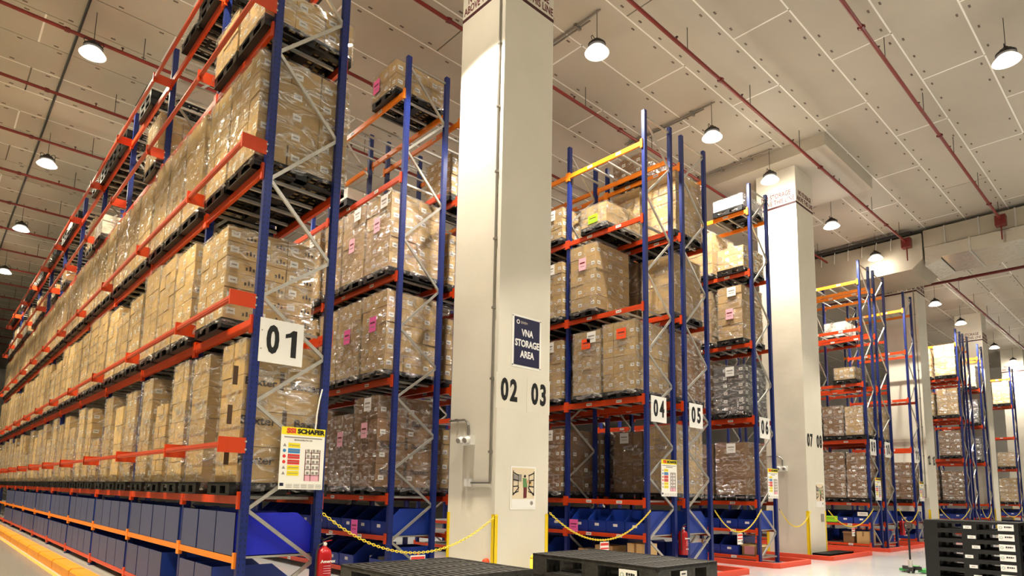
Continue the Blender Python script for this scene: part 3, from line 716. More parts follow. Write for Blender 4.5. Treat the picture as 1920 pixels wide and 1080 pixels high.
# rack 06
put_load(6, 0, 8.3, .85, 1.42, 2, 1, 3, 'carddark', 'plain', True, seed=1, Wx=1.25, white=-.05, desc='dark brown load of large cartons with white sheet')
put_load(6, 0, 9.28, .8, 1.4, 2, 1, 3, 'carddark', 'plain', True, seed=2, Wx=1.25, desc='dark brown load of large cartons')
put_load(6, 1, 8.25, .92, 1.3, 2, 2, 6, 'crate', 'label', True, seed=3, Wx=1.25, white=-.05, desc='stack of grey plastic crates')
put_load(6, 1, 9.28, .85, 1.55, 2, 2, 5, 'carddark', 'label', True, seed=4, desc='brown carton load')
put_load(6, 2, 8.28, .72, 1.52, 2, 2, 7, 'card', 'plain', True, seed=0, Wx=1.2, tagc='palepink', tagz=.48, white=-.1, desc='tall carton load with pink tag')
put_load(6, 2, 9.2, .9, 1.5, 2, 2, 7, 'card', 'plain', True, seed=1, Wx=1.25, thick=True, desc='glossy wrapped carton load')
put_load(6, 3, 8.2, .78, .62, 2, 2, 3, 'cardlight', 'label', True, seed=2, Wx=1.2, desc='low pale carton load')
put_load(6, 3, 9.12, .95, 1.25, 2, 2, 4, 'cardlight', 'plain', True, seed=3, desc='taller pale carton load')
put_load(6, 4, 8.17, .9, .34, 1, 2, 1, 'cardwhite', 'plain', True, True, seed=4, Wx=1.2, desc='low white carton load')
# racks further right
for no, rows in {9: [(0, 8.1, .62, 1.6, 'carddark'), (0, 8.78, .72, 1.65, 'carddark'), (0, 9.55, .65, 1.6, 'carddark'), (1, 8.1, .6, 1.05, 'card'), (1, 8.76, .7, 1.1, 'carddark'), (1, 9.55, .65, 1.05, 'carddark'), (2, 8.3, .7, .45, 'card')],
                 10: [(0, 8.1, .9, 1.6, 'card'), (0, 9.1, .9, 1.6, 'card'), (1, 8.1, .9, 1.2, 'card'), (1, 9.1, .9, 1.2, 'card'), (3, 9.1, .8, .6, 'cardwhite')],
                 11: [(0, 8.12, .85, 1.5, 'carddark')],
                 14: [(0, 8.1, .9, 1.45, 'carddark'), (1, 8.1, .9, 1.25, 'carddark'), (2, 8.1, .9, 1.35, 'card'), (3, 8.1, .9, 1.6, 'cardlight'), (0, 9.15, .9, 1.5, 'carddark'), (3, 9.15, .9, 1.5, 'cardlight'), (2, 9.15, .9, 1.2, 'card')],
                 15: [(1, 8.2, .9, 1.4, 'crate')], 16: [(1, 8.2, .9, 1.3, 'crate'), (2, 8.2, .9, 1.3, 'crate'), (3, 8.2, .9, 1.2, 'cardlight')],
                 19: [(0, 8.1, .9, 1.5, 'card'), (1, 8.1, .9, .9, 'card'), (3, 8.1, .9, 1.45, 'cardlight')]}.items():
    for k, (lv, y, L_, h, m) in enumerate(rows):
        put_load(no, lv, y, L_, h, 3 if no < 14 else 2, 2, max(2, int(h / .28)), m, 'label', no < 14, seed=k % 5, Wx=1.1 if no > 9 else 1.2, thick=no in (15, 16), desc='wrapped brown carton load' if m != 'crate' else 'grey film-wrapped load')

# ------------------------------------------------------------------ shelf bins
def bin_tree(name, w, d, hb, hf, face, m, mb, loc, lab, grp):
    """open storage bin; face=+1 low front towards +X, -1 towards -X; w along Y, d along X"""
    t = thing(name, loc, lab, 'bin', grp)
    key = ('bin', w, d, hb, hf, face, m, mb)
    if key not in rail_cache:
        s = face; xf = s * d / 2; xb = -s * d / 2; th = .008
        prof = [(xb, 0), (xf, 0), (xf, hf), (xf - s * d * .28, hb), (xb, hb)]
        a = MB().prism(prof, 'y', -w / 2, -w / 2 + th, m).prism(prof, 'y', w / 2 - th, w / 2, m)
        a.box((xb, -w / 2, 0), (xf, w / 2, th), m)
        f = MB().box((xf - s * th, -w / 2 + th, th), (xf, w / 2 - th, hf), m).box((xf, -w / 2 + .02, hf - .02), (xf + s * .012, w / 2 - .02, hf), m)
        f.box((xf, -.06, hf * .55), (xf + s * .003, .06, hf * .55 + .06), 'paper')
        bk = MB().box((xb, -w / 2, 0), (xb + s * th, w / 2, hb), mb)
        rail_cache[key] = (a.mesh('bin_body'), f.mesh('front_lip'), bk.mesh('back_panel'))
    A, F_, B_ = rail_cache[key]
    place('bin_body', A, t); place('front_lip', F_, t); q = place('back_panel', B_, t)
    if m != mb: q['label'] = 'back panel with grey-blue sheen painted in'
    return t
def bins(no, face, bays_, upper, lower, w=.6, hb=.5, d=.98):
    x, D, y0, ys = RACKS[no]
    nm = NM[no]
    for z, on, lvn in ((.88, upper, 'upper'), (SH, lower, 'lower')):
        n_ = 0
        for k in range(bays_):
            bl = ys[k + 1] - ys[k]; c = int((bl - .15) // (w + .015))
            slot = (bl - .16) / c
            for q in range(c):
                if not on(k, q): continue
                yy = y0 + ys[k] + .1 + slot * (q + .5) + rnd.uniform(-.01, .01)
                m = 'bincobalt' if (no == 1 and k == 0 and q == 0 and z > .5) else 'bin'
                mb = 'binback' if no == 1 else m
                h = hb if z > .5 else hb - .03
                bin_tree('shelf_bin', round(slot - .025, 3), d, h, h * .52, face, m, mb, (x + D / 2, yy, z),
                         '%s blue plastic bin, %s, %s bin shelf, %s from the end' % ('cobalt' if m == 'bincobalt' else 'dull', nm, lvn, ORD[n_]), 'blue shelf bins')
                n_ += 1
bins(1, 1, 9, lambda k, q: (k, q) not in ((0, 9),), lambda k, q: not (k == 0 and q in (0,)) and not (k == 1 and q == 0), w=.58, d=1.1, hb=.53)
bins(2, -1, 2, lambda k, q: True, lambda k, q: q != 1, w=.5, hb=.5)
bins(4, -1, 2, lambda k, q: True, lambda k, q: (k, q) in ((1, 1), (1, 2)), w=.5, hb=.5)
bins(5, 1, 2, lambda k, q: True, lambda k, q: q != 2, w=.5, hb=.5)
bins(6, -1, 1, lambda k, q: True, lambda k, q: q in (1, 2), w=.5, hb=.5)
bins(9, -1, 1, lambda k, q: q < 3, lambda k, q: q == 3, w=.5, hb=.42)
bins(10, 1, 1, lambda k, q: True, lambda k, q: True, w=.5, hb=.45)
bins(11, -1, 1, lambda k, q: q < 2, lambda k, q: q == 0, w=.6, hb=.4)
bins(14, -1, 1, lambda k, q: q < 3, lambda k, q: q < 1, w=.6, hb=.45)
bins(16, -1, 1, lambda k, q: q < 3, lambda k, q: q < 2, w=.6, hb=.45)
bins(19, -1, 1, lambda k, q: q < 3, lambda k, q: q < 2, w=.6, hb=.45)
# loose cartons on the lower shelves
def loose(x, y, z, w, l, h, lab, m='card', open_=False, papr=None):
    t = thing('carton', (x, y, z), lab, 'box')
    b = MB()
    if open_:
        b.box((-w / 2, -l / 2, 0), (w / 2, l / 2, .006), m)
        for a in ((-w / 2, -l / 2, -w / 2 + .006, l / 2), (w / 2 - .006, -l / 2, w / 2, l / 2), (-w / 2, -l / 2, w / 2, -l / 2 + .006), (-w / 2, l / 2 - .006, w / 2, l / 2)): b.box((a[0], a[1], 0), (a[2], a[3], h), m)
        place('carton_body', b.mesh('carton_body'), t)
        f = MB().quad([(-w / 2, -l / 2, h), (-w / 2 - .1, -l / 2, h - .05), (-w / 2 - .1, l / 2, h - .05), (-w / 2, l / 2, h)], m).quad([(-w / 2, -l / 2, h), (w / 2, -l / 2, h), (w / 2, -l / 2 - .1, h - .05), (-w / 2, -l / 2 - .1, h - .05)], m)
        place('flap', f.mesh('flap'), t)
    else:
        place('carton_body', b.box((-w / 2, -l / 2, 0), (w / 2, l / 2, h), m).mesh('carton_body'), t)
        place('tape_strip', MB().box((-w / 2 - .001, -.03, h * .6), (-w / 2, .03, h), 'tape').box((-w / 2, -.03, h), (w / 2, .03, h + .001), 'tape').mesh('tape_strip'), t)
    if papr: place('paper_tag', MB().box((-.003, -.14, -.12), (0, .14, .12), papr).mesh('tag'), t, (-w / 2 - .004, 0, h * .5))
loose(11.75, 8.4, SH, .5, .42, .5, 'tall brown carton on the bottom shelf of rack 04, by the end', 'cardlight')
loose(11.8, 9.3, SH, .5, .5, .4, 'brown carton on the bottom shelf of rack 04, second in', 'card')
loose(11.8, 9.9, SH, .4, .4, .28, 'small pale carton on the bottom shelf of rack 04, third in', 'cardlight')
loose(16.75, 8.36, SH, .5, .42, .3, 'open brown carton with pale pink sheet on bottom shelf of rack 06', 'card', True, 'palepink')
loose(16.65, 9.75, SH, .3, .3, .34, 'white carton on the bottom shelf of rack 06', 'cardwhite')
loose(25.1, 8.34, SH, .6, .42, .42, 'closed brown carton on bottom shelf of rack 09, by the end', 'card')
loose(25.1, 8.82, SH, .6, .36, .4, 'dark brown carton on bottom shelf of rack 09, second in', 'carddark', True)
loose(25.2, 9.9, .88, .4, .4, .42, 'brown carton on the upper bin shelf of rack 09, behind the bins', 'carddark')
loose(6.9, 11.05, SH, .4, .36, .26, 'white carton between bins on the bottom shelf of rack 02', 'cardwhite')
def shelf_paper(x, y, z, m, lab, w=.24, h=.3):
    t = place('paper_notice', MB().box((-.004, -w / 2, 0), (0, w / 2, h), m).box((-.006, -w * .35, h * .6), (-.003, w * .35, h * .68), 'maroon').box((-.006, -w * .3, h * .38), (-.003, w * .3, h * .42), 'maroon').mesh('paper_notice'), None, (x, y, z), label=lab, cat='notice')
shelf_paper(6.40, 11.35, .84, 'pink', 'bright pink notice hanging on the bins of rack 02')
shelf_paper(11.32, 10.0, .86, 'pink', 'bright pink notice on the bins of rack 04 beside the first column', .26, .28)
shelf_paper(24.76, 9.4, .9, 'green', 'lime green notice on the bins of rack 09', .5, .22)
shelf_paper(24.76, 8.3, 1.15, 'paper', 'white sheets lying over the bins of rack 09', .34, .14)

# ------------------------------------------------------------------ columns
def column(k, x, label):
    D = 1.27
    t = place('column', MB().box((0, 0, 0), (D, D, CZ), 'column').mesh('column'), None, (x, 8.0, 0), kind='structure', label=label)
    z = 10.95
    place('red_line', MB().box((-.003, -.003, z), (D + .003, D + .003, z + .07), 'maroondark').mesh('red_line'), t)
    tm = text_mesh('NO STORAGE\nABOVE THIS LINE', .225, 'maroon', .003, .68, line=.92)
    place('painted_words', tm, t, (D * .52, -.003, z + .3), FY)
    place('painted_words', tm, t, (-.003, D * .5, z + .3), FX)
    for (px, py) in ((0, 0), (D, 0), (0, D)):
        b = MB(); s = .07; e = .008
        b.box((px - e, py - e, 0), (px + (s if px == 0 else 0) , py, 1.36), 'yellow') if px == 0 else b.box((px - s, py - e, 0), (px + e, py, 1.36), 'yellow')
        b.box((px - e if px == 0 else px, py - (e if py == 0 else s), 0), (px if px == 0 else px + e, py + (s if py == 0 else e), 1.36), 'yellow')
        place('corner_guard', b.mesh('corner_guard'), t)
    return t
c1 = column(1, 7.09, 'first white concrete column, painted 02 and 03')
c2 = column(2, 19.46, 'second white concrete column, painted 07 and 08')
c3 = column(3, 31.8, 'third white concrete column')
c4 = column(4, 44.2, 'fourth white concrete column')
c5 = column(5, 56.6, 'fifth white concrete column at the far right')
def painted_no(c, txt, x, z=3.46, h=.52):
    place('painted_backing', MB().box((-.3, -.002, -.32), (.28, 0, .3), 'column').mesh('backing'), c, (x, -.001, z)) if c is c1 else None
    number(c, txt, .38, x, -.006, z, .56)
painted_no(c1, '02', .27); painted_no(c1, '03', 1.0)
painted_no(c2, '07', .3, 3.46, .5); painted_no(c2, '08', 1.0, 3.46, .5)
painted_no(c3, '12', .3, 3.46, .5); painted_no(c3, '13', 1.0, 3.46, .5)
# navy sign on the first column
t = thing('area_sign', (7.76, 7.985, 4.38), 'navy blue sign reading VNA STORAGE AREA on the first column', 'sign')
place('panel', MB().box((-.31, -.006, -.43), (.31, .006, .43), 'navy').mesh('panel'), t)
place('backing_sheet', MB().box((-.36, .006, -.47), (.36, .014, .47), 'cream').mesh('backing_sheet'), t)
place('sign_words', text_mesh('VNA\nSTORAGE\nAREA', .17, 'white', .005, .8, line=1.15), t, (0, -.008, -.04), FY)
place('company_emblem', MB().tube((-.23, -.008, .34), (-.23, -.006, .34), .04, 'white', 16).tube((-.23, -.0095, .34), (-.23, -.008, .34), .022, 'navy', 16).mesh('emblem'), t)
place('company_print', smudge(.16, .05, 'papergrey'), t, (-.08, -.008, .34), FY)
place('fixing_screw', MB().tube((-.34, -.0, .44), (-.34, .006, .44), .012, 'steel', 8).tube((.34, 0, .44), (.34, .006, .44), .012, 'steel', 8).tube((-.34, 0, -.44), (-.34, .006, -.44), .012, 'steel', 8).tube((.34, 0, -.44), (.34, .006, -.44), .012, 'steel', 8).mesh('screws'), t)
# poster
def poster(x, z, lab):
    t = thing('safety_poster', (x, 7.985, z), lab, 'poster')
    place('poster_sheet', MB().box((-.27, 0, -.35), (.27, .012, .33), 'sand').box((-.3, .004, -.38), (.3, .013, .36), 'cream').mesh('poster_sheet'), t)
    b = MB()
    for s in (-1, 1):
        for q in range(4):
            b.bar((s * .25, -.003, .25 - q * .12), (s * .12, -.003, .2 - q * .09), .004, .018, 'blk')
        b.bar((s * .25, -.003, .28), (s * .25, -.003, -.14), .004, .014, 'blk'); b.bar((s * .13, -.003, .22), (s * .13, -.003, -.06), .004, .01, 'blk')
        b.bar((s * .25, -.003, -.14), (s * .11, -.003, .0), .004, .016, 'blk')
    b.box((-.24, -.004, .1), (-.05, 0, .22), 'papergrey'); b.box((-.27, -.001, -.35), (.27, 0, -.2), 'white'); b.tube((.2, -.004, -.27), (.2, 0, -.27), .035, 'papergrey', 12)
    place('printed_racks', b.mesh('printed_racks'), t)
    b = MB().tube((.03, -.005, .19), (.03, -.002, .19), .025, 'blk', 10).prism([(-.02, .16), (.07, .15), (.09, .0), (-.01, 0)], 'y', -.005, -.002, 'shirt').prism([(0, 0), (.08, 0), (.075, -.18), (.0, -.19)], 'y', -.005, -.002, 'maroon').prism([(.06, .13), (.17, .1), (.17, .06), (.07, .08)], 'y', -.006, -.003, 'skin').box((.13, -.006, .03), (.2, -.002, .1), 'cardlight')
    place('printed_person', b.mesh('printed_person'), t)
poster(7.73, 1.82, 'small poster of a person between racks on the first column')
poster(20.3, 1.85, 'small narrow poster on the second column')
t = place('notice_sheet', MB().box((-.1, 0, -.12), (.1, .01, .12), 'papergrey').mesh('notice'), None, (20.45, 7.985, 1.15), label='tiny grey notice low on the second column', cat='notice')
# conduits and emergency light on the left faces
def conduit_set(X, lab1, lab2, lab3, full=True):
    if full: t = thing('wall_conduit', (X - .03, 8, 0), lab1, 'conduit')
    if full: place('vertical_run', MB().tube((0, .11, 1.88), (0, .11, CZ - .02), .017, 'steel', 8).mesh('vertical_run'), t)
    if full: place('lower_run', MB().tube((0, .11, 1.88), (0, .62, 1.88), .017, 'steel', 8).mesh('lower_run'), t)
    if full: place('socket_box', MB().box((-.05, .6, 1.82), (.03, .73, 1.95), 'white').mesh('socket_box'), t)
    for q in range(8 if full else 0): place('saddle_clip', CLIP, t, (0, .11, 2.4 + q * 1.25))
    t = thing('wall_conduit', (X - .03, 8, 0), lab2, 'conduit')
    place('bent_run', MB().path([(0, 1.26, 3.0), (0, .82, 2.99), (0, .75, 2.95), (0, .71, 2.88), (0, .71, 2.7)], .02, 'steel', 8).mesh('bent_run'), t)
    place('saddle_clip', CLIP, t, (0, 1.05, 3.0))
    t = thing('emergency_light', (X, 8.71, 2.62), lab3, 'emergency light')
    place('body', MB().box((-.1, -.15, -.08), (0, .15, .08), 'white').mesh('body'), t)
    for s in (-1, 1): place('lamp_head', MB().tube((-.2, s * .09 - .02, -.02), (-.1, s * .09, .01), .055, 'white', 14).tube((-.205, s * .09 - .021, -.022), (-.2, s * .09 - .02, -.02), .045, 'papergrey', 14).mesh('lamp_head'), t)
CLIP = MB().box((-.025, -.03, -.02), (.028, .03, .02), 'steel').mesh('clip')
conduit_set(7.09, 'straight grey conduit down the left face of the first column', 'bent grey conduit above the emergency light on the first column', 'white twin-head emergency light on the first column')
conduit_set(19.46, 'straight grey conduit down the left face of the second column', 'bent grey conduit above the emergency light on the second column', 'white twin-head emergency light on the second column', False)
conduit_set(31.8, 'straight grey conduit down the left face of the third column', 'bent grey conduit on the third column', 'white twin-head emergency light on the third column')

# ------------------------------------------------------------------ signs on rack ends
def num_sign(no, txt, x, lab):
    t = thing('rack_number_sign', (x, 7.975, 3.595), lab, 'sign', 'white rack number signs')
    place('board', MB().box((-.29, -.006, -.285), (.29, .006, .285), 'white').mesh('board'), t)
    number(t, txt, .36, 0, -.009, 0, .66)
    for s in (-1, 1): place('rivet', RIV, t, (-.265, -.007, s * .12))
RIV = MB().tube((0, -.004, 0), (0, 0, 0), .008, 'steel', 8).mesh('rivet')
num_sign(1, '01', 3.31, 'large white sign reading 01 on the nearest rack frame')
num_sign(4, '04', 11.8, 'white sign reading 04, first one right of the first column')
num_sign(5, '05', 13.32, 'white sign reading 05 next to the 04 sign')
num_sign(6, '06', 16.78, 'white sign reading 06 left of the second column')
num_sign(9, '09', 25.15, 'small distant white sign on rack nine')
num_sign(10, '10', 26.7, 'small distant white sign on rack ten')
num_sign(11, '11', 30.3, 'small distant white sign on the rack before the third column')
def load_board(x, lab, full=True):
    t = thing('load_notice_board', (x, 7.96, 2.11), lab, 'notice board', 'yellow headed load notice boards')
    place('board', MB().box((-.3, -.004, -.4), (.3, .004, .4), 'cream').mesh('board'), t)
    place('yellow_header', MB().box((-.3, -.006, .3), (.3, -.004, .4), 'yeloww').mesh('header'), t)
    place('header_word', text_mesh('SSI', .085, 'redw', .004, 1.25), t, (-.17, -.008, .35), FY)
    place('header_word', text_mesh('SCHAFER', .08, 'blk', .004, 1.12), t, (.1, -.008, .35), FY)
    place('title_print', MB().box((-.26, -.006, .262), (.26, -.004, .276), 'papergrey').mesh('title_print'), t)
    place('title_text', text_mesh('SSI SCHAFER PTE LTD', .026, 'papergrey', .0005, 1), t, (0, -.006, .235), FY)
    for q, c in enumerate(('yeloww', 'bluew', 'redw', 'redw', 'yeloww', 'yeloww')):
        z = .165 - q * .072
        place('colour_band', MB().box((-.2, -.006, z - .03), (-.04, -.004, z + .03), c).box((-.19, -.007, z - .004), (-.05, -.0055, z + .004), 'papergrey').mesh('band'), t)
        place('symbol', (MB().prism([(-.27, z - .018), (-.225, z - .018), (-.2475, z + .022)], 'y', -.006, -.004, 'papergrey') if c == 'yeloww' else MB().tube((-.2475, -.006, z), (-.2475, -.004, z), .022, c, 12)).mesh('symbol'), t)
    d = MB()
    for xx in (.04, .12, .24): d.box((xx - .005, -.0065, -.29), (xx + .005, -.004, .12), 'maroon')
    for q in range(5): d.box((.04, -.0065, .075 - q * .073), (.24, -.004, .083 - q * .073), 'maroon')
    d.box((.04, -.0055, -.29), (.24, -.004, -.215), 'palepink')
    for q in range(5):
        for xx in (.08, .155, .21): d.box((xx - .02, -.006, .09 - q * .073), (xx + .016, -.004, .125 - q * .073), 'papergrey')
    place('rack_diagram', d.mesh('rack_diagram'), t)
    d = MB()
    for q in range(5):
        for r_ in range(4): d.box((-.2 + q * .1, -.006, -.34 - r_ * .014), (-.12 + q * .1, -.004, -.336 - r_ * .014), 'papergrey')
    d.box((-.285, -.006, -.36), (-.235, -.004, -.32), 'navy')
    place('footer_print', d.mesh('footer_print'), t)
load_board(3.68, 'large load notice board with yellow header on the 01 rack end')
load_board(12.15, 'load notice board with yellow header on rack four')
load_board(17.14, 'load notice board with yellow header on rack six')
load_board(25.4, 'distant load notice board on the 09 rack end')
load_board(30.6, 'distant load notice board beside the third column')

# ------------------------------------------------------------------ chains
def link_mesh():
    b = MB(); pts = []
    for k in range(10):
        a = 2 * PI * k / 10; pts.append((math.cos(a) * .028, math.sin(a) * .016, 0))
    for k in range(10): b.tube(pts[k], pts[(k + 1) % 10], .0055, 'chain', 5, caps=False)
    return b
LK = link_mesh()
def chain(p, q, sag, lab, sign=True, signlab=None):
    p = Vector(p); q = Vector(q); n_ = int((q - p).length * 1.12 / .043)
    b = MB(); b.mi('chain')
    pts = []
    for k in range(n_ + 1):
        s = k / n_; v = p.lerp(q, s); v.z -= sag * 4 * s * (1 - s); pts.append(v)
    for k in range(n_):
        c = (pts[k] + pts[k + 1]) / 2; d = (pts[k + 1] - pts[k]).normalized(); u = d.orthogonal().normalized(); w = d.cross(u)
        a = (PI / 2 if k % 2 else 0) + .7
        uu = u * math.cos(a) + w * math.sin(a); ww = d.cross(uu); base = len(b.v)
        for v in LK.v: b.v.append(tuple(c + d * v[0] + uu * v[1] + ww * v[2]))
        for f in LK.f: b.f.append(tuple(base + i for i in f)); b.m.append(0)
    t = thing('barrier_chain', tuple(p), lab, 'chain', 'yellow barrier chains')
    me = b.mesh('chain_links', True)
    for v in me.vertices: v.co -= p
    place('chain_links', me, t, kind='stuff')
    place('end_hook', MB().tube((0, 0, -.02), (0, .03, .03), .008, 'dark', 6).mesh('end_hook'), t)
    if signlab:
        m_ = p.lerp(q, .5); m_.z -= sag
        s = thing('chain_sign', (m_.x, m_.y, m_.z - .005), signlab, 'sign', 'small signs hanging from the chains')
        place('plate', MB().box((-.13, -.004, -.3), (.13, .004, -.03), 'white').box((-.012, -.003, -.04), (.012, .003, .0), 'tagorange').mesh('plate'), s)
        place('red_print', MB().box((-.12, -.006, -.1), (.12, -.003, -.05), 'redw').box((-.12, -.006, -.17), (.12, -.003, -.14), 'redw').box((-.12, -.006, -.24), (.04, -.003, -.22), 'papergrey').box((.07, -.006, -.27), (.11, -.003, -.2), 'blk').mesh('print'), s)
chain((4.0, 7.93, 1.4), (7.08, 7.93, 1.36), .56, 'yellow plastic chain from rack 01 to the first column', True, 'red and white sign on the chain between rack 01 and the first column')
chain((8.34, 7.93, 1.38), (11.4, 7.93, 1.41), .54, 'yellow plastic chain from the first column to rack 04', True, 'red and white sign on the chain left of rack 04')
chain((14.0, 7.93, 1.4), (16.36, 7.93, 1.42), .54, 'yellow plastic chain between racks 05 and 06', True, 'red and white sign on the chain between racks 05 and 06')
chain((17.45, 7.93, 1.4), (19.46, 7.93, 1.36), .45, 'yellow plastic chain from rack 06 to the second column')
chain((20.75, 7.93, 1.38), (24.72, 7.93, 1.41), .55, 'pale yellow chain from the second column to rack 09', True, 'tiny sign on the chain between the second column and rack 09')
chain((27.45, 7.93, 1.4), (29.9, 7.93, 1.4), .5, 'pale chain between racks 10 and 11')
chain((33.1, 7.93, 1.38), (38.25, 7.93, 1.4), .55, 'pale chain right of the third column')
chain((40.7, 7.93, 1.4), (42.9, 7.93, 1.4), .5, 'pale chain left of the fourth column')
chain((45.5, 7.93, 1.38), (51.5, 7.93, 1.4), .5, 'pale chain at the far right edge')

# ------------------------------------------------------------------ fire extinguishers
def extinguisher(x, y, z, lab):
    t = thing('fire_extinguisher', (x, y, z), lab, 'fire extinguisher', 'red fire extinguishers')
    place('cylinder', MB().lathe([(0, 0), (.095, 0), (.1, .02), (.1, .44), (.085, .5), (.04, .53), (.03, .55), (0, .55)], 20, 'red').mesh('cylinder', True), t)
    place('valve_head', MB().tube((0, 0, .54), (0, 0, .6), .022, 'galv', 10).bar((-.02, 0, .6), (.1, 0, .62), .02, .012, 'red').bar((-.02, 0, .625), (.11, 0, .67), .02, .012, 'dark').mesh('valve_head'), t)
    place('gauge', MB().tube((0, -.03, .575), (0, -.015, .575), .022, 'white', 12).mesh('gauge'), t)
    place('hose', MB().path([(-.02, 0, .58), (-.09, -.02, .56), (-.12, -.03, .45), (-.118, -.03, .2), (-.115, -.03, .1)], .012, 'dark', 8).mesh('hose'), t)
    place('brand_word', text_mesh('Amerex', .055, 'white', .001, 1.1), t, (.01, -.103, .36), FY)
    b = MB()
    for q in range(4): b.box((-.05, -.103, .3 - q * .03), (.05, -.1, .306 - q * .03), 'palepink')
    b.tube((-.03, -.103, .13), (-.03, -.1, .13), .016, 'white', 10).tube((.03, -.103, .13), (.03, -.1, .13), .016, 'white', 10)
    place('printed_instructions', b.mesh('print'), t)
    place('wall_bracket', MB().box((-.02, .09, .3), (.02, .13, .46), 'dark').mesh('bracket'), t)
extinguisher(3.99, 7.82, .44, 'red fire extinguisher on the right post of rack 01')
extinguisher(12.62, 7.93, .44, 'red fire extinguisher between racks 04 and 05')
extinguisher(27.35, 7.82, .44, 'small distant red fire extinguisher on rack 10')
# yellow drum hose-like hoop and red cap by the first column base
tag(place('hoop_guard', MB().path([(0, 0, 0), (0, 0, .63), (.03, 0, .68), (.09, 0, .68), (.12, 0, .63), (.12, 0, 0)], .028, 'yellow', 10).mesh('hoop', True), None, (7.72, 7.75, 0)), 'yellow hoop guard at the foot of the first column', 'guard')
tag(place('red_cap', MB().lathe([(0, .09), (.04, .08), (.06, .04), (.06, 0), (0, 0)], 12, 'tagorange').mesh('cap', True), None, (7.09, 8.16, .58), (0, -PI / 2, 0)), 'small red cap on the first column by the yellow corner guard', 'cap')

# ------------------------------------------------------------------ kerbs
for k in range(17):
    y = 8.2 + k * 1.95
    t = thing('kerb_block', (2.34, y, 0), 'yellow kerb block along rack 01, %s from the front' % ORD[k], 'kerb', 'yellow kerb blocks by rack 01')
    place('block', KB, t) if k else place('block', MB().prism([(-.14, 0), (.14, 0), (.14, .16), (.1, .2), (-.1, .2), (-.14, .16)], 'y', .035, 1.915, 'yellow2').mesh('kerb_block'), t)
    if not k: KB = t.children[0].data
def ring(xa, xb, yf, yb, lab):
    t = thing('floor_kerb', (xa, yf, 0), lab, 'kerb', 'orange floor kerbs around the racks')
    w = .1; h = .12
    pr = lambda: None
    place('side_rail', MB().box((0, .12, 0), (w, yb - yf, h), 'redline').mesh('side_rail'), t)
    place('side_rail', MB().box((xb - xa - w, .12, 0), (xb - xa, yb - yf, h), 'redline').mesh('side_rail'), t)
    place('front_rail', MB().prism([(.12, 0), (xb - xa - .12, 0), (xb - xa, .12), (xb - xa - w, .12), (xb - xa - .16, .06 + .04), (.16, .1), (w, .12), (0, .12)], 'z', 0, h, 'redline').mesh('front_rail'), t)
ring(10.9, 14.2, 7.15, 14, 'orange floor kerb around the ends of racks 04 and 05')
ring(15.75, 17.8, 7.25, 12, 'orange floor kerb around the end of rack 06')
ring(19.1, 22.4, 7.25, 12, 'orange floor kerb around the second column')
ring(24.05, 28.1, 7.3, 12, 'orange floor kerb around racks 09 and 10')
ring(29.3, 34.0, 7.3, 12, 'orange floor kerb around rack 11 and the third column')

# ------------------------------------------------------------------ loose pallets in front
PARTS = {}
def free_pallet(x, y, z, Lx, Ly, lab, grp, lbl=None, m='blackold', H=.15):
    key = (Lx, Ly, H)
    if key not in PARTS:
        d = MB()
        nx = int(Lx / .075)
        for i in range(nx): a = -Lx / 2 + i * (Lx - .045) / (nx - 1); d.box((a, -Ly / 2, H - .022), (a + .045, Ly / 2, H - .003), m)
        ny = int(Ly / .24)
        for i in range(ny): a = -Ly / 2 + i * (Ly - .04) / (ny - 1); d.box((-Lx / 2, a, H - .024), (Lx / 2, a + .04, H), m)
        d.box((-Lx / 2, -Ly / 2, H - .04), (Lx / 2, -Ly / 2 + .02, H + .003), m).box((-Lx / 2, Ly / 2 - .02, H - .04), (Lx / 2, Ly / 2, H + .003), m)
        d.box((-Lx / 2, -Ly / 2, H - .04), (-Lx / 2 + .02, Ly / 2, H + .003), m).box((Lx / 2 - .02, -Ly / 2, H - .04), (Lx / 2, Ly / 2, H + .003), m)
        bw = .2
        PARTS[key] = (d.mesh('top_deck'), MB().box((-bw / 2, -.1, 0), (bw / 2, .1, H - .06), m).mesh('block'), MB().box((-bw / 2, -Ly / 2, 0), (bw / 2, Ly / 2, .022), m).mesh('runner'))
    dk, bl, rn = PARTS[key]
    t = thing('plastic_pallet', (x, y, z), lab, 'pallet', grp)
    place('top_deck', dk, t)
    for i in (-1, 0, 1):
        place('bottom_runner', rn, t, (i * (Lx / 2 - .1), 0, 0))
        for j in (-1, 0, 1): place('block', bl, t, (i * (Lx / 2 - .1), j * (Ly / 2 - .1), .022))
    return t
def pal_label(t, face, off, big, Lx, Ly, zz=.075):
    w, h = (.2, .1) if big else (.11, .05)
    if face == '-x':
        o = place('side_label', MB().box((-.003, -w / 2, -h / 2), (0, w / 2, h / 2), 'paper').mesh('side_label'), t, (-Lx / 2 - .001, off, zz))
        place('label_print', smudge(w * .48, h * .26, 'blk' if big else 'papergrey'), o, (-.005, -.03 if big else 0, .01 if big else 0), FX)
        if big: place('label_emblem', MB().tube((-.005, .065, 0), (-.003, .065, 0), .022, 'palegreen', 12).tube((-.006, .065, 0), (-.005, .065, 0), .013, 'paper', 12).mesh('emblem'), o)
    else:
        o = place('side_label', MB().box((-w / 2, -.003, -h / 2), (w / 2, 0, h / 2), 'paper').mesh('side_label'), t, (off, -Ly / 2 - .001, zz))
        place('label_print', smudge(w * .6, h * .3, 'blk'), o, (0, -.005, 0), FY)
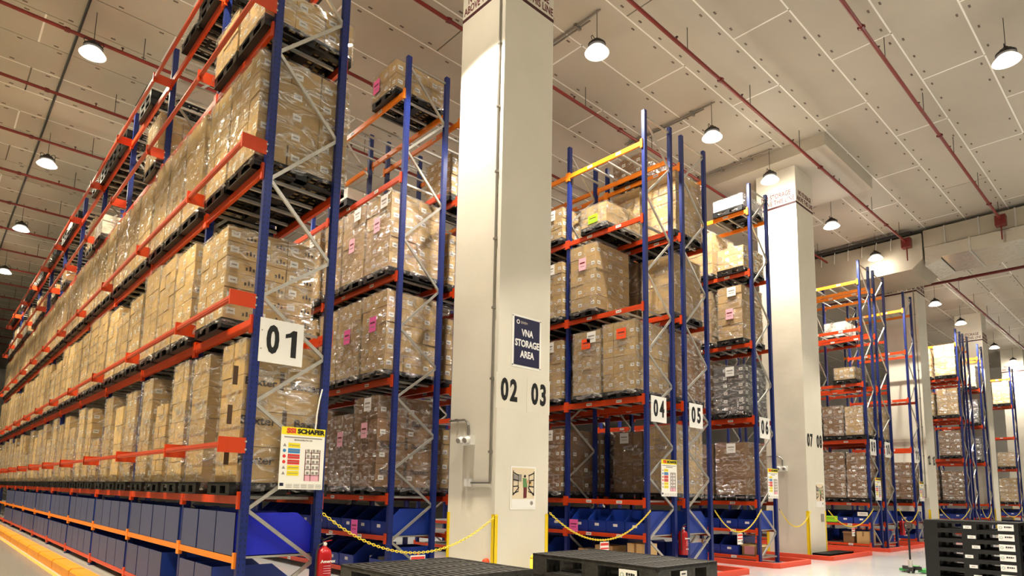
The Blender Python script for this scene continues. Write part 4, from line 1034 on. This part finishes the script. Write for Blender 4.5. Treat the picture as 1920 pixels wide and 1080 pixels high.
# middle stack: top at 1.1 m
for k in range(5):
    tp = free_pallet(4.83 + .5, 3.29 + .77, 1.1 - .2 * (k + 1) + .0, 1.0, 1.54, ['worn black pallet on top of the middle stack', 'second black pallet of the middle stack', 'third black pallet of the middle stack', 'fourth black pallet of the middle stack', 'lowest black pallet of the middle stack'][k], 'black pallets in the middle stack', H=.197)
    if k == 0: pal_label(tp, '-x', -.45, True, 1.0, 1.54, .1); pal_label(tp, '-y', -.1, False, 1.0, 1.54, .12)
# left stack: top at 1.0 m
for k in range(5):
    free_pallet(4.26 - .635, 5.5 - .62, 1.03 - .2 * (k + 1), 1.27, 1.27, ['worn black slatted pallet topping the left front stack', 'second black pallet of the left front stack', 'third black pallet of the left front stack', 'fourth black pallet of the left front stack', 'lowest black pallet of the left front stack'][k], 'black pallets in the left front stack', H=.197)
# right stack: labels on the aisle face
for k in range(9):
    z = 1.41 - .155 * (k + 1)
    tp = free_pallet(12.6 + .55, 2.65, z, 1.1, 1.27, 'black pallet in the right front stack, %s from the top' % ORD[k], 'black pallets in the right front stack', m='black', H=.152)
    pal_label(tp, '-x', -.48, True, 1.1, 1.27, .075); pal_label(tp, '-x', .02 - .05 * (k % 3), False, 1.1, 1.27, .06)
for k in range(9):
    free_pallet(13.2, 1.28, 1.41 - .155 * (k + 1), 1.1, 1.27, 'black pallet in the stack at the right edge, %s from the top' % ORD[k], 'black pallets in the edge stack', m='black', H=.152)
free_pallet(20.4, 7.7, 0, 1.8, .5, 'single black pallet on the floor before the second column', None, m='black', H=.15)

# pallet truck
t = thing('pallet_truck', (17.75, 4.95, 0), 'hand pallet truck with upright black handle left of the right pallet stack', 'pallet truck', rot=(0, 0, -PI / 2))
place('handle_loop', MB().path([(-.0, 0, .98), (-.07, 0, 1.06), (-.08, 0, 1.16), (-.04, 0, 1.2), (.04, 0, 1.2), (.08, 0, 1.16), (.07, 0, 1.06), (0, 0, .98)], .016, 'dark', 8).mesh('handle_loop'), t)
place('shaft', MB().tube((0, 0, .3), (0, 0, 1.0), .022, 'blk', 10).mesh('shaft'), t)
place('pump', MB().tube((0, 0, .05), (0, 0, .32), .05, 'galv', 12).box((-.07, -.05, .05), (.07, .08, .14), 'dark').mesh('pump'), t)
for s in (-1, 1):
    place('fork', MB().box((s * .2 - .08, .12, .03), (s * .2 + .08, 1.2, .09), 'greenc').mesh('fork'), t)
    place('wheel', MB().tube((s * .05 - .02, 0, .06), (s * .05 + .02, 0, .06), .06, 'dark', 14).mesh('wheel'), t)
place('fork_bridge', MB().box((-.2, .08, .08), (.2, .14, .16), 'dark').mesh('fork_bridge'), t)
# loose cable down the right post of rack 01
tag(place('hanging_cable', MB().path([(3.9, 7.95, 3.05), (3.86, 7.93, 2.9), (3.83, 7.92, 2.7), (3.82, 7.92, 2.5)], .01, 'white', 6).mesh('hanging_cable')), 'thin pale cable hanging beside the right post of rack 01', 'cable')
